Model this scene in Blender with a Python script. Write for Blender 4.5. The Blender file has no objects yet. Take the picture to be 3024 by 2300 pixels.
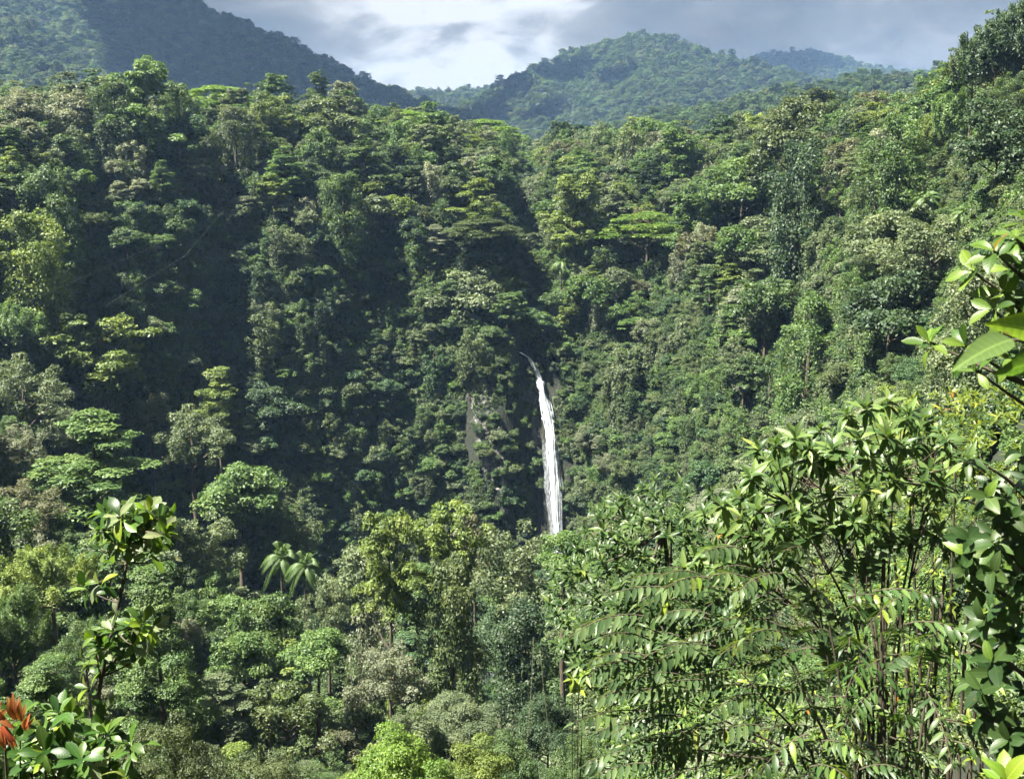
import bpy, math, random
import numpy as np
from mathutils import Vector, Matrix

# ------------------------------------------------------------------ camera, sky, sun, exposure
scene = bpy.context.scene
COL = scene.collection
F_PX, CX, CY = 3100.0, 1512.0, 1150.0          # photograph: 3024 x 2300
PITCH = math.radians(10.0)
cam_d = bpy.data.cameras.new('camera')
cam = bpy.data.objects.new('camera', cam_d); COL.objects.link(cam)
cam.location = (0, 0, 0)
cam.rotation_euler = (math.pi / 2 - PITCH, 0, 0)
cam_d.sensor_fit = 'HORIZONTAL'; cam_d.sensor_width = 36.0
cam_d.lens = 36.0 * F_PX / 3024.0
cam_d.clip_start = 0.05; cam_d.clip_end = 20000
cam_d.dof.use_dof = True; cam_d.dof.focus_distance = 120.0; cam_d.dof.aperture_fstop = 9.0
scene.camera = cam

SUN_DIR = Vector((-0.47, -0.17, 0.87)).normalized()      # towards the sun: ahead and to the left, high
SUN_EL = math.asin(SUN_DIR.z); SUN_AZ = math.atan2(SUN_DIR.x, SUN_DIR.y)
sun_d = bpy.data.lights.new('sun', 'SUN'); sun_d.energy = 5.0; sun_d.angle = math.radians(0.5)
sun_d.color = (1.0, 0.94, 0.83)
sun = bpy.data.objects.new('sun', sun_d); COL.objects.link(sun)
sun.rotation_euler = (-SUN_DIR).to_track_quat('-Z', 'Y').to_euler()

vs = scene.view_settings
scene.display_settings.display_device = 'sRGB'
vs.view_transform = 'Standard'; vs.look = 'None'; vs.gamma = 1.0; vs.use_curve_mapping = False
EXPO = 2.55
vs.exposure = EXPO
scene.render.engine = 'CYCLES'
cy = scene.cycles
cy.max_bounces = 5; cy.diffuse_bounces = 3; cy.glossy_bounces = 2; cy.transmission_bounces = 4
cy.volume_bounces = 0; cy.transparent_max_bounces = 6
cy.use_denoising = True; cy.denoiser = 'OPENIMAGEDENOISE'; cy.denoising_input_passes = 'RGB_ALBEDO_NORMAL'
cy.sample_clamp_indirect = 4.0
cy.use_light_tree = False
cy.use_adaptive_sampling = True; cy.adaptive_threshold = 0.02
cy.caustics_reflective = False; cy.caustics_refractive = False

def ray(u, v):
    a = (u - CX) / F_PX; b = -(v - CY) / F_PX
    cp, sp = math.cos(PITCH), math.sin(PITCH)
    return a, cp + b * sp, -sp + b * cp          # x, y, z
def P(u, v, Y):                                  # the point seen at photo pixel u, v that is Y metres ahead
    x, y, z = ray(u, v); k = Y / y
    return Vector((x * k, Y, z * k))
def pxm(Y, v=1150):                              # photo pixels per metre at distance Y
    return F_PX * ray(1512, v)[1] / Y
def project(x, y, z):
    cp, sp = math.cos(PITCH), math.sin(PITCH)
    d = y * cp - z * sp; up = y * sp + z * cp
    return CX + F_PX * x / d, CY - F_PX * up / d, d

def N(nt, typ, loc=(0, 0), **kw):
    n = nt.nodes.new(typ); n.location = loc
    for k, v in kw.items():
        setattr(n, k, v)
    return n
def mth(nt, op, a, b=None, clamp=False):
    n = N(nt, 'ShaderNodeMath', operation=op); n.use_clamp = clamp
    for i, q in enumerate((a, b)):
        if q is None: continue
        if isinstance(q, (int, float)): n.inputs[i].default_value = q
        else: nt.links.new(q, n.inputs[i])
    return n.outputs[0]
def mixc(nt, fac, a, b, mode='MIX'):
    n = N(nt, 'ShaderNodeMix', data_type='RGBA', blend_type=mode)
    for s, q in ((n.inputs[0], fac), (n.inputs[6], a), (n.inputs[7], b)):
        if isinstance(q, (int, float)): s.default_value = q
        elif isinstance(q, tuple): s.default_value = q if len(q) == 4 else q + (1,)
        else: nt.links.new(q, s)
    return n.outputs[2]
def ramp(nt, fac, stops, interp='LINEAR'):
    n = N(nt, 'ShaderNodeValToRGB'); cr = n.color_ramp; cr.interpolation = interp
    while len(cr.elements) < len(stops): cr.elements.new(0.5)
    for e, (p, c) in zip(cr.elements, stops):
        e.position = p; e.color = c if len(c) == 4 else tuple(c) + (1,)
    nt.links.new(fac, n.inputs[0]); return n.outputs[0]

world = bpy.data.worlds.new('World'); scene.world = world; world.use_nodes = True
nt = world.node_tree; nt.nodes.clear()
out = N(nt, 'ShaderNodeOutputWorld'); bg = N(nt, 'ShaderNodeBackground'); bg.inputs[1].default_value = 0.1
nt.links.new(bg.outputs[0], out.inputs[0])
sky = N(nt, 'ShaderNodeTexSky', sky_type='NISHITA'); sky.sun_disc = False
sky.sun_elevation = SUN_EL; sky.sun_rotation = SUN_AZ; sky.altitude = 500
tc = N(nt, 'ShaderNodeTexCoord')
mp = N(nt, 'ShaderNodeMapping'); mp.inputs['Scale'].default_value = (1, 1, 2.2); mp.inputs['Location'].default_value = (3.1, .4, 1.7)
nt.links.new(tc.outputs['Generated'], mp.inputs[0])
def noise_w(scale, detail=5, rough=.5, dist=0.0, off=0.0):
    n = N(nt, 'ShaderNodeTexNoise', noise_dimensions='4D'); n.inputs['Scale'].default_value = scale; n.inputs['Detail'].default_value = detail
    n.inputs['Roughness'].default_value = rough; n.inputs['Distortion'].default_value = dist; n.inputs['W'].default_value = off
    nt.links.new(mp.outputs[0], n.inputs['Vector']); return n.outputs['Fac']
big = noise_w(3.2, 3, .45, .3, 2.0)
mid = noise_w(8.0, 5, .5, .5, 7.3)
fin = noise_w(16.0, 6, .55, .8, 4.1)
def glow(u, v, r):                                # soft opening in the cloud sheet around one direction
    d = Vector(ray(u, v)).normalized()
    n = N(nt, 'ShaderNodeVectorMath', operation='DOT_PRODUCT'); n.inputs[1].default_value = d
    nt.links.new(tc.outputs['Generated'], n.inputs[0])
    m = N(nt, 'ShaderNodeMapRange', interpolation_type='SMOOTHERSTEP'); m.inputs[1].default_value = math.cos(r); m.inputs[2].default_value = 1.0
    nt.links.new(n.outputs['Value'], m.inputs[0]); return m.outputs[0]
dens = mth(nt, 'ADD', mth(nt, 'MULTIPLY', big, .55), mth(nt, 'ADD', mth(nt, 'MULTIPLY', mid, .35), mth(nt, 'MULTIPLY', fin, .22)))
g1 = glow(1400, 40, .17); g2 = glow(1290, 165, .085); g3 = glow(2620, 60, .16)
gl = mth(nt, 'ADD', mth(nt, 'MULTIPLY', g1, .34), mth(nt, 'ADD', mth(nt, 'MULTIPLY', g2, .28), mth(nt, 'MULTIPLY', g3, .07)))
gl = mth(nt, 'MULTIPLY', gl, mth(nt, 'ADD', mth(nt, 'MULTIPLY', mth(nt, 'ADD', mid, mth(nt, 'MULTIPLY', fin, .7)), 1.5), -.25))
dens = mth(nt, 'ADD', mth(nt, 'MULTIPLY', mth(nt, 'SUBTRACT', dens, .56), 2.6), .555)
lum = mth(nt, 'ADD', dens, mth(nt, 'MULTIPLY', gl, 1.0))
cloud = ramp(nt, lum, [(0.32, (.155, .156, .160)), (0.47, (.222, .217, .212)), (0.60, (.305, .295, .280)), (0.74, (.45, .437, .418)), (0.90, (.80, .785, .755)), (1.0, (.97, .95, .92))])
sc_ = N(nt, 'ShaderNodeVectorMath', operation='SCALE'); sc_.inputs['Scale'].default_value = 10.0 / 2 ** EXPO
nt.links.new(cloud, sc_.inputs[0])
cover = ramp(nt, mth(nt, 'ADD', mth(nt, 'MULTIPLY', big, .6), mth(nt, 'MULTIPLY', fin, .4)), [(0.30, (.80,) * 3), (0.42, (1.0,) * 3)])
skc = mixc(nt, cover, sky.outputs[0], sc_.outputs[0])
nt.links.new(skc, bg.inputs[0])

# ------------------------------------------------------------------ helpers
rng = np.random.default_rng(7)
def tag(o, label=None, cat=None, group=None, kind=None):
    if label: o['label'] = label
    if cat: o['category'] = cat
    if group: o['group'] = group
    if kind: o['kind'] = kind
    return o
def empty(name, loc=(0, 0, 0)):
    o = bpy.data.objects.new(name, None); o.empty_display_size = .3; o.location = loc; COL.objects.link(o); return o
def mesh_np(name, V, Fq, mats=(), smooth=False, attrs=None, mat_idx=None):
    """V (n,3), Fq (m,k) one face size; or list of such arrays"""
    me = bpy.data.meshes.new(name)
    V = np.asarray(V, np.float32)
    fl = Fq if isinstance(Fq, list) else [Fq]
    fl = [np.asarray(f, np.int32) for f in fl if len(f)]
    nl = sum(f.size for f in fl); nf = sum(len(f) for f in fl)
    me.vertices.add(len(V)); me.vertices.foreach_set('co', V.ravel())
    me.loops.add(nl); me.loops.foreach_set('vertex_index', np.concatenate([f.ravel() for f in fl]))
    me.polygons.add(nf)
    tot = np.concatenate([np.full(len(f), f.shape[1], np.int32) for f in fl])
    st = np.concatenate([[0], np.cumsum(tot)[:-1]]).astype(np.int32)
    me.polygons.foreach_set('loop_start', st); me.polygons.foreach_set('loop_total', tot)
    if smooth is True: me.polygons.foreach_set('use_smooth', np.ones(nf, bool))
    for m in mats: me.materials.append(m)
    if mat_idx is not None: me.polygons.foreach_set('material_index', np.asarray(mat_idx, np.int32))
    me.update(calc_edges=True)
    if attrs:
        for k, (dom, arr) in attrs.items():
            a = me.attributes.new(k, 'FLOAT', dom); a.data.foreach_set('value', np.asarray(arr, np.float32))
    me.validate(clean_customdata=False) if False else None
    return me
def obj(name, me, parent=None, loc=None, link=True):
    o = bpy.data.objects.new(name, me)
    if link: COL.objects.link(o)
    if parent: o.parent = parent
    if loc is not None: o.location = loc
    return o
def nrm(a): return a / np.maximum(np.linalg.norm(a, axis=-1, keepdims=True), 1e-9)

_tab = np.random.default_rng(11).random((256, 256))
def vnoise(x, y):
    x = np.asarray(x, float); y = np.asarray(y, float)
    xi = np.floor(x).astype(int); yi = np.floor(y).astype(int); fx = x - xi; fy = y - yi
    fx = fx * fx * (3 - 2 * fx); fy = fy * fy * (3 - 2 * fy)
    g = lambda i, j: _tab[i & 255, j & 255]
    return (g(xi, yi) * (1 - fx) + g(xi + 1, yi) * fx) * (1 - fy) + (g(xi, yi + 1) * (1 - fx) + g(xi + 1, yi + 1) * fx) * fy
def fbm(x, y, o=4):
    s = 0; a = .5; t = 0
    for i in range(o):
        s = s + a * vnoise(x * 2 ** i + 17.3 * i, y * 2 ** i + 9.1 * i); t += a; a *= .5
    return s / t - .5

def tube(path, radii, n=6, V0=0):
    """one swept tapered tube; returns V, F(quads)"""
    p = np.asarray(path, float); r = np.asarray(radii, float)
    t = np.gradient(p, axis=0); t = nrm(t)
    ref = np.where(np.abs(t[:, 2:3]) > .9, [[1., 0, 0]], [[0, 0, 1.]])
    a = nrm(np.cross(t, ref)); b = np.cross(t, a)
    ang = np.linspace(0, 2 * np.pi, n, endpoint=False)
    V = p[:, None] + r[:, None, None] * (np.cos(ang)[None, :, None] * a[:, None] + np.sin(ang)[None, :, None] * b[:, None])
    m = len(p); i = np.arange(m - 1)[:, None] * n; j = np.arange(n)[None]
    Fq = np.stack([i + j, i + (j + 1) % n, i + n + (j + 1) % n, i + n + j], -1).reshape(-1, 4)
    return V.reshape(-1, 3), Fq + V0

# ------------------------------------------------------------------ materials
def new_mat(name):
    m = bpy.data.materials.new(name); m.use_nodes = True; t = m.node_tree; t.nodes.clear()
    o = N(t, 'ShaderNodeOutputMaterial'); return m, t, o
def leaf_material(name, rough=.42, spec=.35, trans=.42, var=.55, veins=False, fixed=None):
    m, t, o = new_mat(name)
    if fixed:
        rgb = N(t, 'ShaderNodeRGB'); rgb.outputs[0].default_value = fixed + (1,); tint = rgb.outputs[0]
    else:
        at = N(t, 'ShaderNodeAttribute', attribute_type='INSTANCER', attribute_name='tint'); tint = at.outputs['Color']
    lv = N(t, 'ShaderNodeAttribute', attribute_type='GEOMETRY', attribute_name='lv')
    oi = N(t, 'ShaderNodeObjectInfo')
    hs = N(t, 'ShaderNodeHueSaturation')
    t.links.new(tint, hs.inputs['Color'])
    lvf = lv.outputs['Fac'] if not veins else oi.outputs['Random']
    t.links.new(mth(t, 'ADD', mth(t, 'MULTIPLY', lvf, var * 1.5), 1 - var * .75), hs.inputs['Value'])
    t.links.new(mth(t, 'ADD', mth(t, 'MULTIPLY', lvf, -.05), .525), hs.inputs['Hue'])
    col = hs.outputs[0]
    if veins:
        tcn = N(t, 'ShaderNodeTexCoord'); sx = N(t, 'ShaderNodeSeparateXYZ'); t.links.new(tcn.outputs['Object'], sx.inputs[0])
        ax = mth(t, 'ABSOLUTE', sx.outputs['X'])
        q = mth(t, 'SUBTRACT', mth(t, 'MULTIPLY', sx.outputs['Y'], 1.0), mth(t, 'MULTIPLY', ax, .8))
        w = mth(t, 'ABSOLUTE', mth(t, 'SINE', mth(t, 'MULTIPLY', q, 34.0)))
        line = mth(t, 'LESS_THAN', w, .16); rib = mth(t, 'LESS_THAN', ax, .012)
        ln = mth(t, 'MAXIMUM', mth(t, 'MULTIPLY', line, .45), mth(t, 'MULTIPLY', rib, .9))
        col = mixc(t, ln, col, mixc(t, 1.0, col, (1.7, 1.6, 1.5), 'MULTIPLY'))
    if veins:
        ns_ = N(t, 'ShaderNodeTexNoise', noise_dimensions='4D'); ns_.inputs['Scale'].default_value = 7.0; ns_.inputs['Detail'].default_value = 4
        t.links.new(tcn.outputs['Object'], ns_.inputs['Vector']); t.links.new(mth(t, 'MULTIPLY', oi.outputs['Random'], 40.0), ns_.inputs['W'])
        spot = ramp(t, ns_.outputs[0], [(.66, (0, 0, 0)), (.72, (.75, .75, .75))])
        col = mixc(t, spot, col, (.11, .075, .025))
        n3 = N(t, 'ShaderNodeTexNoise', noise_dimensions='4D'); n3.inputs['Scale'].default_value = 1.6; t.links.new(tcn.outputs['Object'], n3.inputs['Vector']); t.links.new(mth(t, 'MULTIPLY', oi.outputs['Random'], 90.0), n3.inputs['W'])
        col = mixc(t, n3.outputs[0], mixc(t, 1.0, col, (.72, .78, .8), 'MULTIPLY'), mixc(t, 1.0, col, (1.3, 1.2, 1.1), 'MULTIPLY'))
    pb = N(t, 'ShaderNodeBsdfPrincipled'); pb.inputs['Roughness'].default_value = rough
    pb.inputs['Specular IOR Level'].default_value = spec
    t.links.new(col, pb.inputs['Base Color'])
    tr = N(t, 'ShaderNodeBsdfTranslucent')
    t.links.new(mixc(t, 1.0, col, (1.3, 1.25, .65), 'MULTIPLY'), tr.inputs[0])
    mx = N(t, 'ShaderNodeMixShader'); mx.inputs[0].default_value = trans
    t.links.new(pb.outputs[0], mx.inputs[1]); t.links.new(tr.outputs[0], mx.inputs[2]); t.links.new(mx.outputs[0], o.inputs[0])
    if veins:
        bp = N(t, 'ShaderNodeBump'); bp.inputs['Strength'].default_value = .10; bp.inputs['Distance'].default_value = .004
        t.links.new(w, bp.inputs['Height']); t.links.new(bp.outputs[0], pb.inputs['Normal'])
    return m
M_LEAF = leaf_material('forest_leaf', .55, .42, .36)
M_GLOSS = leaf_material('glossy_leaf', .42, .34, .40, .6, veins=True)
M_GLOSS_BULK = leaf_material('glossy_leaf_bulk', .42, .34, .40, .6)
def bark_material(name, c1, c2):
    m, t, o = new_mat(name)
    n = N(t, 'ShaderNodeTexNoise'); n.inputs['Scale'].default_value = 3.0; n.inputs['Detail'].default_value = 6
    tcn = N(t, 'ShaderNodeTexCoord'); mpn = N(t, 'ShaderNodeMapping'); mpn.inputs['Scale'].default_value = (2, 2, .4)
    t.links.new(tcn.outputs['Object'], mpn.inputs[0]); t.links.new(mpn.outputs[0], n.inputs[0])
    c = ramp(t, n.outputs[0], [(.35, c1), (.65, c2)])
    pb = N(t, 'ShaderNodeBsdfPrincipled'); pb.inputs['Roughness'].default_value = .85; pb.inputs['Specular IOR Level'].default_value = .2
    t.links.new(c, pb.inputs['Base Color']); t.links.new(pb.outputs[0], o.inputs[0])
    bp = N(t, 'ShaderNodeBump'); bp.inputs['Strength'].default_value = .6; bp.inputs['Distance'].default_value = .05
    t.links.new(n.outputs[0], bp.inputs['Height']); t.links.new(bp.outputs[0], pb.inputs['Normal'])
    return m
M_BARK = bark_material('bark', (.045, .036, .026), (.13, .11, .085))
M_TWIG = bark_material('twig_bark', (.028, .024, .018), (.085, .072, .05))
def ground_material():
    m, t, o = new_mat('forest_ground')
    geo = N(t, 'ShaderNodeNewGeometry')
    n = N(t, 'ShaderNodeTexNoise'); n.inputs['Scale'].default_value = .12; n.inputs['Detail'].default_value = 9; n.inputs['Roughness'].default_value = .65
    t.links.new(geo.outputs['Position'], n.inputs[0])
    soil = ramp(t, n.outputs[0], [(.35, (.008, .014, .006)), (.55, (.014, .024, .009)), (.75, (.020, .022, .011))])
    n2 = N(t, 'ShaderNodeTexNoise'); n2.inputs['Scale'].default_value = .5; n2.inputs['Detail'].default_value = 8; n2.inputs['Roughness'].default_value = .7
    mpn = N(t, 'ShaderNodeMapping'); mpn.inputs['Scale'].default_value = (1, 1, .35); t.links.new(geo.outputs['Position'], mpn.inputs[0]); t.links.new(mpn.outputs[0], n2.inputs[0])
    rock = ramp(t, n2.outputs[0], [(.35, (.010, .016, .008)), (.58, (.020, .024, .014)), (.78, (.055, .048, .037))])
    sx = N(t, 'ShaderNodeSeparateXYZ'); t.links.new(geo.outputs['Normal'], sx.inputs[0])
    st = N(t, 'ShaderNodeMapRange'); st.inputs[1].default_value = .35; st.inputs[2].default_value = .6; t.links.new(sx.outputs['Z'], st.inputs[0])
    c = mixc(t, st.outputs[0], rock, soil)
    pb = N(t, 'ShaderNodeBsdfPrincipled'); pb.inputs['Roughness'].default_value = .9
    t.links.new(c, pb.inputs['Base Color']); t.links.new(pb.outputs[0], o.inputs[0])
    bp = N(t, 'ShaderNodeBump'); bp.inputs['Strength'].default_value = .9; bp.inputs['Distance'].default_value = 1.2
    t.links.new(n2.outputs[0], bp.inputs['Height']); t.links.new(bp.outputs[0], pb.inputs['Normal'])
    return m
M_GROUND = ground_material()
def rock_material(name, wet=False):
    m, t, o = new_mat(name)
    geo = N(t, 'ShaderNodeNewGeometry'); mpn = N(t, 'ShaderNodeMapping'); mpn.inputs['Scale'].default_value = (1, 1, .5)
    t.links.new(geo.outputs['Position'], mpn.inputs[0])
    n = N(t, 'ShaderNodeTexNoise'); n.inputs['Scale'].default_value = .55; n.inputs['Detail'].default_value = 9; n.inputs['Roughness'].default_value = .68; n.inputs['Distortion'].default_value = .6
    t.links.new(mpn.outputs[0], n.inputs[0])
    if wet: st = [(.3, (.012, .014, .014)), (.6, (.035, .036, .034)), (.8, (.07, .065, .06))]
    else: st = [(.36, (.022, .024, .018)), (.47, (.075, .073, .066)), (.57, (.20, .192, .182)), (.70, (.40, .39, .375))]
    c = ramp(t, n.outputs[0], st)
    if not wet:
        nm_ = N(t, 'ShaderNodeTexNoise'); nm_.inputs['Scale'].default_value = .28; nm_.inputs['Detail'].default_value = 7; nm_.inputs['Roughness'].default_value = .7; t.links.new(mpn.outputs[0], nm_.inputs[0])
        c = mixc(t, ramp(t, nm_.outputs[0], [(.46, (0, 0, 0)), (.54, (1, 1, 1))]), c, (.020, .028, .014))
    pb = N(t, 'ShaderNodeBsdfPrincipled'); pb.inputs['Roughness'].default_value = .35 if wet else .8
    t.links.new(c, pb.inputs['Base Color']); t.links.new(pb.outputs[0], o.inputs[0])
    bp = N(t, 'ShaderNodeBump'); bp.inputs['Strength'].default_value = .8; bp.inputs['Distance'].default_value = .5
    t.links.new(n.outputs[0], bp.inputs['Height']); t.links.new(bp.outputs[0], pb.inputs['Normal'])
    return m
M_ROCK = rock_material('pale_rock'); M_WET = rock_material('wet_rock', True)
def water_white(name, soft):
    m, t, o = new_mat(name)
    geo = N(t, 'ShaderNodeNewGeometry'); mpn = N(t, 'ShaderNodeMapping'); mpn.inputs['Scale'].default_value = (1, 1, .09)
    t.links.new(geo.outputs['Position'], mpn.inputs[0])
    n = N(t, 'ShaderNodeTexNoise'); n.inputs['Scale'].default_value = 2.4; n.inputs['Detail'].default_value = 7; n.inputs['Roughness'].default_value = .6
    t.links.new(mpn.outputs[0], n.inputs[0])
    c = ramp(t, n.outputs[0], [(.3, (.56, .61, .66)), (.55, (.64, .69, .74)), (.7, (.71, .75, .80))])
    df = N(t, 'ShaderNodeBsdfDiffuse'); t.links.new(c, df.inputs[0])
    tl = N(t, 'ShaderNodeBsdfTranslucent'); t.links.new(c, tl.inputs[0])
    m1 = N(t, 'ShaderNodeMixShader'); m1.inputs[0].default_value = .4
    t.links.new(df.outputs[0], m1.inputs[1]); t.links.new(tl.outputs[0], m1.inputs[2])
    tp = N(t, 'ShaderNodeBsdfTransparent'); m2 = N(t, 'ShaderNodeMixShader')
    al = ramp(t, n.outputs[0], [(.30, (soft,) * 3), (.66, (min(1, soft + .28),) * 3)])
    t.links.new(al, m2.inputs[0]); t.links.new(tp.outputs[0], m2.inputs[1]); t.links.new(m1.outputs[0], m2.inputs[2])
    t.links.new(m2.outputs[0], o.inputs[0]); return m
M_FALL = water_white('falling_water', 1.0); M_SPRAY = water_white('spray_water', .0)
def simple(name, c, rough=.5, **kw):
    m, t, o = new_mat(name); pb = N(t, 'ShaderNodeBsdfPrincipled'); pb.inputs['Base Color'].default_value = c + (1,); pb.inputs['Roughness'].default_value = rough
    n = N(t, 'ShaderNodeTexNoise'); n.inputs['Scale'].default_value = 6.0
    t.links.new(mixc(t, mth(t, 'MULTIPLY', n.outputs[0], .5), c, tuple(x * .6 for x in c)), pb.inputs['Base Color'])
    t.links.new(pb.outputs[0], o.inputs[0]); return m

# ------------------------------------------------------------------ terrain height
PROF = {   # photo column -> (distance, height) control points of the ground, same meaning in every column
 -500: [(30,-22),(60,-34),(100,-40),(140,-42),(175,-36),(205,-28),(235,-18),(255,-2),(275,14),(310,26.4),(420,38),(700,43.2)],
 0: [(30,-24),(60,-42),(100,-58),(140,-62),(175,-52),(215,-56),(250,-50),(275,-24),(295,0),(330,16.7),(430,30),(700,38.1)],
 400: [(30,-25),(60,-45),(100,-68),(150,-82),(190,-72),(230,-88),(285,-92),(308,-40),(325,-3),(355,13.8),(440,28),(700,34.4)],
 800: [(30,-25),(60,-46),(100,-71),(150,-91),(195,-98),(245,-117),(312,-122),(342,-62),(362,-10),(390,11),(450,28),(700,33)],
 1200: [(30,-25),(60,-46),(100,-72),(150,-93),(210,-117),(270,-132),(338,-129),(362,-75),(380,-26),(402,3.1),(460,24),(700,31.3)],
 1480: [(30,-25),(60,-46),(100,-72),(150,-93),(210,-118),(280,-133),(346,-131),(354,-92),(364,-54),(388,-17),(460,14),(700,28)],
 1545: [(30,-25),(60,-46),(100,-72),(150,-93),(210,-118),(280,-133),(352,-131),(361,-86),(371,-52),(400,-38.3),(470,-10),(700,19.1)],
 1600: [(30,-25),(60,-46),(100,-72),(150,-93),(210,-118),(280,-133),(352,-131),(361,-86),(371,-53),(398,-33.2),(470,0),(700,21.4)],
 1680: [(30,-25),(60,-46),(100,-72),(150,-93),(210,-117),(278,-131),(344,-130),(354,-90),(366,-55),(395,-20.1),(470,14),(700,25.7)],
 1850: [(30,-25),(60,-46),(100,-72),(150,-93),(205,-113),(262,-122),(318,-114),(334,-82),(356,-53),(395,-17.4),(465,12),(700,21.8)],
 2200: [(30,-24),(60,-44),(100,-65),(150,-82),(190,-90),(230,-90),(268,-80),(285,-57),(310,-40),(360,-9.7),(450,15),(700,18.9)],
 2600: [(30,-21),(60,-38),(100,-52),(140,-58),(170,-54),(195,-44),(220,-32),(245,-18),(275,-3),(330,13),(440,24),(700,28)],
 3024: [(30,-16),(60,-26),(100,-28),(130,-20),(155,-9),(180,1),(205,10),(230,17),(260,25),(320,33),(440,42),(700,46)],
 3600: [(30,-12),(60,-12),(100,-4),(130,6),(155,14),(180,22),(205,28),(230,34),(260,40),(320,46),(440,52),(700,56)]}
_U = np.array(sorted(PROF), float)
_PY = np.array([[-60, -6, 4] + [p[0] for p in PROF[int(u)]] + [1500, 6000] for u in _U], float)
_PZ = np.array([[12, -1.75, -3.2] + [p[1] for p in PROF[int(u)]] + [PROF[int(u)][-1][1] + 12, 60] for u in _U], float)
RIDGES = [  # crest seen in the photograph: (column, row) list, distance, front slope, back slope
 dict(Y=2000, sf=.50, sb=.5, off=9, pts=[(-1500,-620),(-800,-470),(-300,-330),(0,-220),(300,-120),(560,-30),(650,10),(760,65),(860,105),(960,155),(1080,222),(1150,255),(1230,282),(1330,315),(1500,380),(1700,520)]),
 dict(Y=3300, sf=.30, sb=.5, off=9, pts=[(700,340),(1100,300),(1250,272),(1330,266),(1420,256),(1500,245),(1650,260),(1900,300)]),
 dict(Y=2550, sf=.42, sb=.5, off=10, pts=[(1150,470),(1300,345),(1430,282),(1500,240),(1560,210),(1640,168),(1720,134),(1800,112),(1870,104),(1950,112),(2000,130),(2080,152),(2140,178),(2190,184),(2300,220),(2500,265),(2800,330)]),
 dict(Y=4200, sf=.35, sb=.5, off=9, pts=[(1900,300),(2050,235),(2150,186),(2200,162),(2260,152),(2350,150),(2420,160),(2480,182),(2560,202),(2640,218),(2900,240),(3600,260)]),
 dict(Y=1350, sf=.34, sb=.4, off=12, pts=[(1500,470),(1750,380),(1900,330),(2100,300),(2300,252),(2450,225),(2600,212),(2700,198),(2780,176),(2860,146),(3024,112),(3400,60),(4200,0)]),
 dict(Y=1350, sf=.34, sb=.2, off=12, pts=[(-1200,-40),(-300,60),(0,130),(200,185),(420,240),(700,330),(1000,420)])]
for r in RIDGES:
    p = np.array(r['pts'], float); r['u'] = p[:, 0]
    r['z'] = np.array([P(u, v, r['Y']).z for u, v in r['pts']]) - r['off']
def H(x, y, detail=True):
    x = np.asarray(x, float); y = np.asarray(y, float)
    u = np.clip(CX + F_PX * .985 * x / np.maximum(y, 22.0), _U[0], _U[-1] - .01)
    k = np.clip(np.searchsorted(_U, u, side='right') - 1, 0, len(_U) - 2)
    t = (u - _U[k]) / (_U[k + 1] - _U[k]); t = np.where(np.abs(_U[k + 1] - _U[k]) > 150, t * t * (3 - 2 * t), t)
    PYu = _PY[k] * (1 - t)[..., None] + _PY[k + 1] * t[..., None]
    PZu = _PZ[k] * (1 - t)[..., None] + _PZ[k + 1] * t[..., None]
    yy = y
    if detail:
        w = np.clip((y - 160) / 120, 0, 1) * np.clip((900 - y) / 300, 0, 1)
        yy = y + w * (16 * fbm(x / 38 + 3, y / 160 + 1, 3) + 5 * fbm(x / 11 + 30, y / 30, 3))
    j = np.clip((PYu <= yy[..., None]).sum(-1) - 1, 0, PYu.shape[-1] - 2)
    g = lambda A, jj: np.take_along_axis(A, jj[..., None], -1)[..., 0]
    y0, y1, z0, z1 = g(PYu, j), g(PYu, j + 1), g(PZu, j), g(PZu, j + 1)
    s = np.clip((yy - y0) / (y1 - y0), 0, 1); z = z0 + (z1 - z0) * s
    uu = CX + F_PX * .985 * x / np.maximum(y, 22.0)
    for r in RIDGES:
        zc = np.interp(uu, r['u'], r['z'], left=-400, right=-400)
        d = y - r['Y'] * (1 + .08 * fbm(uu / 300, r['Y'] / 777 + 0 * uu, 2))
        sp = np.clip(np.abs(d) / 350, 0, 1)
        m = zc - np.where(d < 0, -d * r['sf'], d * r['sb']) + sp * (150 * fbm(x / 400 + 5, y / 750 + r['Y'], 3) + 30 * fbm(x / 100, y / 140, 2))
        z = np.maximum(z, m)
    if detail:
        near = np.clip(y / 60, .1, 1)
        z = z + near * 5 * fbm(x / 24 + 50, y / 24 + 9, 3)
    return z

rows = np.concatenate([np.arange(-60, 20, 4.0), np.arange(20, 480, 2.5), np.geomspace(480, 5600, 150)])
ss = np.linspace(-1, 1, 340)
GX = ss[None] * (.80 * np.maximum(rows, 0) + 90)[:, None]; GY = np.repeat(rows[:, None], len(ss), 1)
GZ = H(GX, GY)
nr, nc = GX.shape
def H(x, y):                                      # from here on: the terrain sheet itself, bilinear
    x = np.asarray(x, float); y = np.asarray(y, float)
    def at(i):
        w = .80 * np.maximum(rows[i], 0) + 90; c = np.clip((x / w + 1) / 2 * (nc - 1), 0, nc - 1.001); k = c.astype(int); f = c - k
        return GZ[i, k] * (1 - f) + GZ[i, k + 1] * f
    i = np.clip(np.searchsorted(rows, y, side='right') - 1, 0, nr - 2); t = np.clip((y - rows[i]) / (rows[i + 1] - rows[i]), 0, 1)
    return at(i) * (1 - t) + at(i + 1) * t
def Hs(x, y): return float(H(x, y))
ii = (np.arange(nr - 1)[:, None] * nc + np.arange(nc - 1)[None]).ravel()
terrain = obj('terrain', mesh_np('terrain', np.stack([GX, GY, GZ], -1).reshape(-1, 3), np.stack([ii, ii + 1, ii + nc + 1, ii + nc], -1), [M_GROUND], True))
tag(terrain, 'steep forest floor, cliff and distant hills', kind='structure')

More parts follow.
